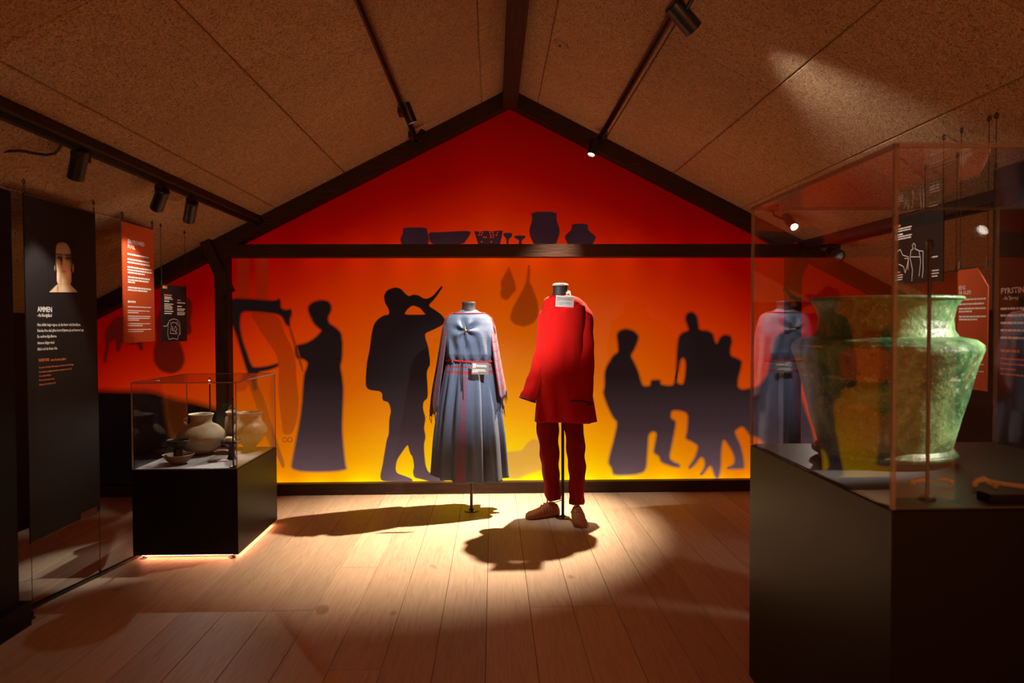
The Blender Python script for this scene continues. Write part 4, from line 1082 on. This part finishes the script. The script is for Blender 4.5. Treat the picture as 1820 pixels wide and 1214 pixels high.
M['card_tan'] = simple('tan_label_card', (0.13, 0.10, 0.075), 0.6, 0.05)
M['card_grey'] = simple('grey_label_card', (0.42, 0.40, 0.37), 0.6, 0.05)

p = onZ(838, 908)
dm = thing('dressed_mannequin', 'headless mannequin in a belted blue-grey wool dress with plaid shawl', 'mannequin', (p.x, p.y, 0))
def lerp_tab(tab, z):
    """tab rows sorted by falling z: (z, a, b, ...)"""
    if z >= tab[0][0]: return tab[0][1:]
    for r0, r1 in zip(tab, tab[1:]):
        if z >= r1[0]:
            f = (r0[0] - z) / (r0[0] - r1[0]); f = f
            return tuple(a + (b - a) * f for a, b in zip(r0[1:], r1[1:]))
    return tab[-1][1:]
# stand
MB().lathe([(0.052, 0.0), (0.052, 0.005), (0.02, 0.010), (0.014, 0.02), (0.001, 0.02)], 32).build('stand_base', 'metal', dm, 40)
for q in range(4):
    a = q * PI / 2 + 0.5
    MB().lathe([(0.006, 0.004), (0.005, 0.009), (0.001, 0.0095)], 10, (0.04 * math.cos(a), 0.04 * math.sin(a), 0)).build('screw', 'brass', dm, 40)
MB().tube([(0, 0, 0.01), (0, 0, 0.9)], 0.0105, 14).build('stand_pole', 'metal', dm, 60)
MB().lathe([(0.001, 1.38), (0.075, 1.39), (0.060, 1.43), (0.049, 1.462), (0.047, 1.492), (0.050, 1.503), (0.046, 1.509), (0.001, 1.510)], 36, (-0.012, 0.0, 0)).build('neck', 'bust', dm, 50)
# bodice
BT = [(1.440, -0.012, 0.072, 0.056), (1.430, -0.012, 0.102, 0.068), (1.415, -0.012, 0.136, 0.084), (1.395, -0.012, 0.158, 0.098), (1.36, -0.012, 0.172, 0.110), (1.31, -0.010, 0.178, 0.117), (1.26, -0.008, 0.176, 0.122), (1.18, -0.008, 0.178, 0.126), (1.135, -0.008, 0.176, 0.130), (1.108, -0.008, 0.162, 0.116), (1.09, -0.008, 0.148, 0.102), (1.075, -0.008, 0.146, 0.100)]
BRO = (-0.033, 1.305)
def bodice(u, v):
    z = 1.440 - v * (1.440 - 1.075)
    cx, rx, ry = lerp_tab(BT, z)
    a = 2 * PI * u
    ca_, sa_ = math.cos(a), math.sin(a); e = 0.85
    x = cx + rx * math.copysign(abs(ca_) ** e, ca_); y = ry * math.copysign(abs(sa_) ** e, sa_)
    if v < 0.06: y *= 1.0
    # gathers above the belt and folds pulled to the brooch
    g = max(0, min(1, (1.24 - z) / 0.14))
    k = 0.010 * g * math.sin(a * 15 + 0.7 * math.sin(3 * a)) + 0.004 * g * math.sin(a * 26 + 1)
    x *= 1 + k / rx; y *= 1 + k / ry
    if y < 0:
        dx, dz = x - BRO[0], z - BRO[1]; r = math.hypot(dx, dz); th = math.atan2(dz, dx)
        y -= 0.022 * math.cos(5 * th + 0.5) * math.exp(-((r - 0.045) / 0.04) ** 2) + 0.010 * math.exp(-(r / 0.02) ** 2) * -1
        y += 0.010 * math.exp(-(dx / 0.008) ** 2) * (1 if dz < -0.01 else 0) * max(0, min(1, (z - 1.10) / 0.06))
        y -= 0.015 * math.sin(dx * 78 + dz * 16) * max(0, min(1, (1.30 - z) / 0.1)) * 0.8
        # bust
        y -= 0.020 * (math.exp(-((x + 0.085) / 0.06) ** 2) + math.exp(-((x - 0.065) / 0.06) ** 2)) * math.exp(-((z - 1.27) / 0.07) ** 2)
    return (x, y, z)
solidify(MB().grid(bodice, 128, 52, True).build('bodice', 'dress', dm, 75), 0.004, -1)
MB().grid(lambda u, v: (-0.012 + (0.072 - 0.015 * v) * math.cos(2 * PI * u), (0.056 - 0.008 * v) * math.sin(2 * PI * u), 1.440 + 0.012 * v), 48, 3, True).build('collar_yoke', 'dress', dm, 75)
# skirt
ST = [(1.085, -0.008, 0.158, 0.106), (1.06, -0.006, 0.166, 0.118), (0.99, -0.005, 0.184, 0.138), (0.88, -0.006, 0.200, 0.155), (0.77, -0.008, 0.216, 0.168), (0.50, -0.008, 0.242, 0.190), (0.28, -0.008, 0.258, 0.205), (0.24, -0.008, 0.262, 0.208)]
rgp = random.Random(11)
PH = [(k, rgp.uniform(0, 6.28), w_) for k, w_ in ((11, 1.0), (17, 0.55), (6, 0.6))]
def skirt_pt(u, v, off=0.0):
    a = 2 * PI * u
    hem = 0.262 + 0.020 * math.sin(a) + 0.012 * math.cos(a) * -1
    z = 1.085 - v * (1.085 - hem)
    cx, rx, ry = lerp_tab(ST, z)
    s = 0.0
    for k, ph, w_ in PH: s += w_ * math.sin(k * a + ph + 0.25 * math.sin(2 * v))
    s = math.copysign(abs(s / 1.6) ** 0.8, s)
    amp = 0.005 + 0.026 * min(1, v * 1.6) * (0.75 + 0.25 * v)
    s2 = 0.003 * math.sin(41 * a + 2) * max(0, 1 - v * 5)
    d = amp * s + s2 + off
    return (cx + (rx + d) * math.cos(a), (ry + d) * math.sin(a), z)
solidify(MB().grid(lambda u, v: skirt_pt(u, v), 240, 60, True).build('skirt', 'skirt', dm, 80), 0.004, -1)
ub0, ub1 = 0.716, 0.746
def band_u(u, v): return ub0 - 0.006 - 0.012 * v + (ub1 - ub0 + 0.004 * v) * u
MB().grid(lambda u, v: skirt_pt(band_u(u, v), 0.12 + 0.875 * v, 0.003), 10, 60).build('embroidered_band', 'embroidery', dm, 80)
# belt: two twisted red cords, hanging ends
for ph in (0, PI):
    pts = []
    for q in range(160):
        a = 2 * PI * q / 160; z = 1.086 + 0.006 * math.sin(2 * a + 0.5)
        pts.append((-0.008 + (0.166 + 0.005 * math.cos(24 * a + ph)) * math.cos(a), (0.118 + 0.005 * math.cos(24 * a + ph)) * math.sin(a), z + 0.005 * math.sin(24 * a + ph)))
    MB().tube(pts, 0.005, 6, closed=True).build('belt_cord', 'red_cord', dm, 70)
for dx, ln_ in ((-0.055, 0.20), (-0.046, 0.26)):
    MB().tube([(dx, -0.120, 1.085), (dx - 0.004, -0.139, 1.06), (dx - 0.006, -0.158, 1.0), (dx - 0.002, -0.172, 1.085 - ln_)], 0.0028, 6).build('belt_end', 'dark_cord', dm, 60)
ptsn = [bodice(q / 96, 0.045) for q in range(96)]
MB().tube([(x * 1.01, y * 1.02, z + 0.003) for x, y, z in ptsn], 0.0035, 6, closed=True).build('neck_trim', 'red_cord', dm, 60)
for sx in (-1, 1):
    pts = [(sx * 0.110 - 0.012, -0.02, 1.432), (sx * 0.140 - 0.012, -0.035, 1.416), (sx * 0.162 - 0.012, -0.035, 1.396), (sx * 0.178 - 0.012, -0.03, 1.36), (sx * 0.190 - 0.01, -0.02, 1.28)]
    MB().tube(pts, 0.003, 6).build('shoulder_trim', 'red_cord', dm, 60)
# shawl over the back, hanging down both sides
SH = [(1.432, 0.115, 0.075), (1.415, 0.145, 0.088), (1.395, 0.168, 0.10), (1.33, 0.190, 0.125), (1.18, 0.212, 0.145), (1.05, 0.232, 0.155), (0.92, 0.255, 0.165), (0.83, 0.268, 0.17), (0.64, 0.285, 0.17)]
def shawl(u, v):
    a = R(196 - 212 * u) if False else R(-38 + 256 * u)     # from front right round the back to front left
    left = max(0, min(1, (u - 0.55) / 0.4))
    bot = 0.84 - 0.16 * left * (0.5 + 0.5 * math.sin(u * 60)) - 0.03 * math.sin(u * 31)
    if 0.15 < u < 0.5: bot -= 0.10 * math.sin((u - 0.15) / 0.35 * PI)
    z = 1.432 - v * (1.432 - bot)
    rx, ry = lerp_tab(SH, z)
    s = 0.012 * v * math.sin(u * 46 + 1.5) + 0.006 * v * math.sin(u * 83)
    rx *= 0.97 if math.cos(a) > 0 else 1.0
    return (-0.010 + (rx + s) * math.cos(a), 0.012 + (ry + s) * math.sin(a), z)
o = solidify(MB().grid(shawl, 120, 44).build('shawl', 'plaid', dm, 75), 0.004)
b = MB(); rgf = random.Random(2)
for i in range(58):
    u = (i + 0.5) / 58
    x, y, z = shawl(u, 1.0); L = rgf.uniform(0.035, 0.065)
    b.tube([(x, y, z + 0.004), (x + rgf.uniform(-.006, .006), y + rgf.uniform(-.006, .006), z - L * .5), (x + rgf.uniform(-.010, .010), y, z - L)], [0.0024, 0.0028, 0.0018], 5)
b.build('fringe', 'dark_cord', dm, 60)['kind'] = 'stuff'
# brooch
bx, by_, bz = BRO[0], bodice(0.735, (1.44 - 1.305) / 0.365)[1], BRO[1]
br = MB().lathe([(0.001, 0), (0.012, 0.0), (0.011, 0.005), (0.006, 0.008), (0.001, 0.009)], 16)
br.v = [(bx + x, by_ - 0.012 - z, bz + y) for x, y, z in br.v]; bo = br.build('brooch', 'brass', dm, 40)
MB().tube([(bx, by_ - 0.014, bz + 0.028), (bx, by_ - 0.022, bz + 0.01), (bx, by_ - 0.022, bz - 0.01), (bx, by_ - 0.014, bz - 0.03)], 0.0035, 8).build('pin_bow', 'brass', bo, 60)

def card(label, cx, cy, cz, w_, h_, mat, tilt, lines, pm):
    t = thing('label_card', label, 'label card', (cx, cy, cz))
    o = MB().box(-w_ / 2, w_ / 2, -0.0015, 0.0015, -h_ / 2, h_ / 2).build('card', mat, t); o.rotation_euler = tilt
    b = MB(); rg_ = random.Random(int(cx * 1000) + 5)
    for fx0, fx1, fz, hh in lines:
        p_ = fx0
        while p_ < fx1:
            L = min(rg_.uniform(0.04, 0.12), fx1 - p_)
            b.add([(-w_ / 2 + p_ * w_, -0.002, h_ / 2 - (fz + hh) * h_), (-w_ / 2 + (p_ + L) * w_, -0.002, h_ / 2 - (fz + hh) * h_), (-w_ / 2 + (p_ + L) * w_, -0.002, h_ / 2 - fz * h_), (-w_ / 2 + p_ * w_, -0.002, h_ / 2 - fz * h_)], [(0, 1, 2, 3)])
            p_ += L + 0.02
    o = b.build('card_text', pm, t); o.rotation_euler = tilt; o['kind'] = 'stuff'
    return t
cl = [(0.06, 0.25, 0.10, 0.06), (0.06, 0.85, 0.20, 0.05), (0.06, 0.88, 0.30, 0.05), (0.06, 0.25, 0.40, 0.05), (0.06, 0.80, 0.58, 0.04), (0.06, 0.85, 0.68, 0.04), (0.06, 0.4, 0.78, 0.04)]
pc_ = at(853.5, 655, p.y - 0.185)
card('tan label card hung on the belt of the blue dress', pc_.x, p.y - 0.195, pc_.z, 0.118, 0.082, 'card_tan', (R(-8), R(2), 0), cl, 'white')

# ------------------------------------------------------------------ mannequin in red
M['red'] = cloth_mat('scarlet_wool', (0.40, 0.003, 0.001), rough=0.9)
M['red_dark'] = cloth_mat('crimson_wool', (0.20, 0.004, 0.004), rough=0.9)
M['purple'] = cloth_mat('purple_lining', (0.07, 0.02, 0.06), rough=0.9)
M['leather'] = clay('brown_leather', (0.30, 0.085, 0.02), var=0.35, rough=0.6, scale=30, bump=0.6)
M['lace'] = simple('leather_lace', (0.42, 0.14, 0.08), 0.7, 0.2)
p = onZ(1000.4, 920.5)
rm = thing('dressed_mannequin', 'headless mannequin in a long red tunic, red trousers and leather shoes', 'mannequin', (p.x, p.y, 0))
MB().lathe([(0.050, 0.0), (0.050, 0.005), (0.02, 0.010), (0.014, 0.02), (0.001, 0.02)], 32).build('stand_base', 'metal', rm, 40)
for q in range(4):
    a = q * PI / 2 + 0.3
    MB().lathe([(0.006, 0.004), (0.005, 0.009), (0.001, 0.0095)], 10, (0.038 * math.cos(a), 0.038 * math.sin(a), 0)).build('screw', 'brass', rm, 40)
MB().tube([(0, 0, 0.01), (0, 0, 0.95)], 0.0105, 14).build('stand_pole', 'metal', rm, 60)
nb = MB().lathe([(0.001, 1.46), (0.075, 1.49), (0.062, 1.53), (0.052, 1.565), (0.050, 1.595), (0.053, 1.612), (0.001, 1.613)], 36, (-0.014, 0.01, 0)).build('neck', 'bust', rm, 50)
MB().lathe([(0.052, 1.6135), (0.055, 1.618), (0.052, 1.625), (0.035, 1.630), (0.001, 1.632)], 36, (-0.014, 0.01, 0)).build('neck_cap', 'cap', rm, 50)
fb = MB()
def facing(u, v): # pale stand-up lining of the open neckline
    a = R(-60 + 200 * u); return (-0.010 + (0.062 + 0.012 * (1 - v)) * math.cos(a), 0.012 + 0.058 * math.sin(a), 1.52 + (0.055 + 0.01 * math.sin(a)) * v)
solidify(fb.grid(facing, 24, 4).build('neck_lining', 'cap', rm, 60), 0.003)
TT = [(1.545, -0.010, 0.070, 0.062), (1.530, -0.004, 0.115, 0.075), (1.505, 0.004, 0.138, 0.088), (1.47, 0.010, 0.150, 0.10), (1.40, 0.012, 0.152, 0.112), (1.25, 0.008, 0.150, 0.122), (1.10, 0.006, 0.160, 0.125), (0.95, 0.008, 0.180, 0.130), (0.80, 0.012, 0.200, 0.136), (0.675, 0.014, 0.215, 0.142)]
def tunic(u, v):
    a = 2 * PI * u
    hem = 0.678 + 0.004 * math.sin(3 * a)
    z = 1.545 - v * (1.545 - hem)
    cx, rx, ry = lerp_tab(TT, z)
    ca_, sa_ = math.cos(a), math.sin(a); e = 0.82
    lo_ = max(0, (v - 0.35) / 0.65)
    d = lo_ * (0.010 * math.sin(5 * a + 0.6) + 0.005 * math.sin(11 * a + 2))
    x = (rx + d) * math.copysign(abs(ca_) ** e, ca_); y = (ry + d) * math.copysign(abs(sa_) ** e, sa_)
    # gentle chest drape and belly
    if y < 0:
        y -= 0.012 * math.exp(-((z - 1.12) / 0.16) ** 2) * math.exp(-((x + 0.03) / 0.1) ** 2)
        y -= 0.004 * math.sin(x * 55 + z * 7) * max(0, min(1, (1.42 - z) / 0.3))
        y += 0.010 * math.exp(-((x - 0.03 * (1.5 - z) * 3 + 0.01) / 0.02) ** 2) * math.exp(-((z - 1.46) / 0.05) ** 2)
    r_ = R(-14)
    return (cx + x * math.cos(r_) - y * math.sin(r_), x * math.sin(r_) + y * math.cos(r_), z)
solidify(MB().grid(tunic, 128, 70, True).build('tunic', 'red', rm, 75), 0.004, -1)
def sleeve(name, pts, radii, sy, mat, parent, wr=0.004, n=40, m=40, ph=0.0, flat_=1.0):
    """soft tapered tube through key points with wrinkles"""
    P = [Vector(q) for q in pts]
    def pos(t_):
        k = t_ * (len(P) - 1); i = min(int(k), len(P) - 2); u = k - i
        p0, p1, p2, p3 = P[max(i - 1, 0)], P[i], P[i + 1], P[min(i + 2, len(P) - 1)]
        return 0.5 * ((2 * p1) + (p2 - p0) * u + (2 * p0 - 5 * p1 + 4 * p2 - p3) * u * u + (3 * p1 - p0 - 3 * p2 + p3) * u ** 3)
    def rad(t_):
        k = t_ * (len(radii) - 1); i = min(int(k), len(radii) - 2); return radii[i] + (radii[i + 1] - radii[i]) * (k - i)
    b = MB()
    def fn(u, v):
        c_ = pos(v); d = (pos(min(1, v + 0.01)) - pos(max(0, v - 0.01))).normalized()
        ax = Vector((1, 0, 0)); ax = (ax - d * ax.dot(d)).normalized(); ay = d.cross(ax)
        a = 2 * PI * u
        r = rad(v) + wr * (math.sin(v * 34 + 2 * math.sin(a) + ph) * 0.6 + noise.noise(Vector((math.cos(a) * 1.6 + ph, math.sin(a) * 1.6, v * 9))) * 1.6)
        return c_ + ax * (r * math.cos(a)) + ay * (r * sy * math.sin(a))
    o = b.grid(fn, n, m, True).build(name, mat, parent, 75); solidify(o, 0.004, -1); return o, fn
_, f1 = sleeve('sleeve', [(-0.08, 0.02, 1.485), (-0.118, 0.02, 1.40), (-0.132, 0.01, 1.25), (-0.162, -0.015, 1.08), (-0.207, -0.035, 0.94), (-0.245, -0.05, 0.83)], [0.030, 0.046, 0.046, 0.048, 0.053, 0.057], 0.85, 'red', rm, 0.004, ph=1.0)
_, f2 = sleeve('sleeve', [(0.090, -0.01, 1.49), (0.142, -0.02, 1.41), (0.152, -0.045, 1.21), (0.138, -0.10, 1.0), (0.110, -0.150, 0.815)], [0.032, 0.057, 0.062, 0.067, 0.072], 0.85, 'red', rm, 0.005, ph=4.0)
for f in (f1, f2):
    MB().tube([f(q / 40, 0.995) for q in range(40)], 0.006, 6, closed=True).build('cuff', 'purple', rm, 60)
_, g1 = sleeve('trouser_leg', [(-0.085, 0.02, 0.80), (-0.105, 0.015, 0.68), (-0.092, 0.0, 0.47), (-0.078, 0.03, 0.28), (-0.064, 0.045, 0.125)], [0.078, 0.075, 0.063, 0.056, 0.050], 1.0, 'red_dark', rm, 0.005, ph=2.0)
_, g2 = sleeve('trouser_leg', [(0.075, 0.0, 0.80), (0.075, -0.01, 0.68), (0.085, -0.04, 0.46), (0.090, -0.05, 0.28), (0.092, -0.055, 0.115)], [0.075, 0.068, 0.062, 0.056, 0.050], 1.0, 'red_dark', rm, 0.006, ph=5.0)
def shoe(px_, py_, ang, parent):
    """one leather turnshoe with laces, heel at the origin, toe along +x"""
    o = bpy.data.objects.new('shoe', None)
    secs = [(-0.035, 0.022, 0.055, 0.0), (-0.02, 0.034, 0.085, 0), (0.01, 0.038, 0.098, 0), (0.05, 0.039, 0.102, 0), (0.085, 0.042, 0.086, 0), (0.12, 0.046, 0.066, 0), (0.155, 0.049, 0.056, 0), (0.185, 0.045, 0.050, 0), (0.207, 0.033, 0.040, 0), (0.220, 0.014, 0.026, 0)]
    rings = []
    for x, w_, h_, _ in secs:
        rr_ = []
        for k in range(20):
            a = 2 * PI * k / 20
            yy = w_ * math.copysign(abs(math.cos(a)) ** 0.8, math.cos(a)); zz = h_ / 2 + h_ / 2 * math.copysign(abs(math.sin(a)) ** (0.45 if math.sin(a) < 0 else 0.9), math.sin(a))
            nz = 0.004 * noise.noise(Vector((x * 40, yy * 40, zz * 40)))
            rr_.append((x, yy + nz, max(0.001, zz + nz)))
        rings.append(rr_)
    b = MB().rings(rings); ca_, sa_ = math.cos(ang), math.sin(ang)
    tf = lambda v: (px_ + v[0] * ca_ - v[1] * sa_, py_ + v[0] * sa_ + v[1] * ca_, v[2])
    b.v = [tf(v) for v in b.v]
    s = b.build('shoe', 'leather', parent, 60)
    for k, (x, h_) in enumerate(((0.035, 0.104), (0.058, 0.102), (0.080, 0.092), (0.103, 0.079))):
        pts = [tf((x - 0.014 + 0.02 * (q / 8), -0.043 + 0.086 * q / 8, 0.02 + h_ * math.sin(PI * (0.12 + 0.76 * q / 8)) * 0.88)) for q in range(9)]
        pts = [(a_, b_, c_ ) for a_, b_, c_ in pts]
        MB().tube(pts, 0.003, 6).build('lace', 'lace', s, 60)
    for x, z in ((0.0, 0.112), (0.0, 0.128)):
        pts = [tf((x + 0.002 + 0.050 * math.cos(q * PI / 12), 0.050 * math.sin(q * PI / 12), z + 0.004 * math.sin(q))) for q in range(24)]
        MB().tube(pts, 0.003, 6, closed=True).build('lace', 'lace', s, 60)
    b = MB()
    for i in range(10):
        x = 0.02 + 0.019 * i; b.tube([tf((x, -0.046, 0.012)), tf((x + 0.01, -0.047, 0.02))], 0.0022, 5)
    b.build('seam_stitches', 'lace', s, 60)['kind'] = 'stuff'
    return s
shoe(-0.055, 0.055, R(180 + 22), rm)
shoe(0.090, -0.045, R(-88), rm)
pc_ = at(1003.5, 536, p.y - 0.115)
card('pale grey label card at the neckline of the red tunic', pc_.x, p.y - 0.128, pc_.z, 0.122, 0.074, 'card_grey', (R(14), R(3), 0), cl, 'card_tan')
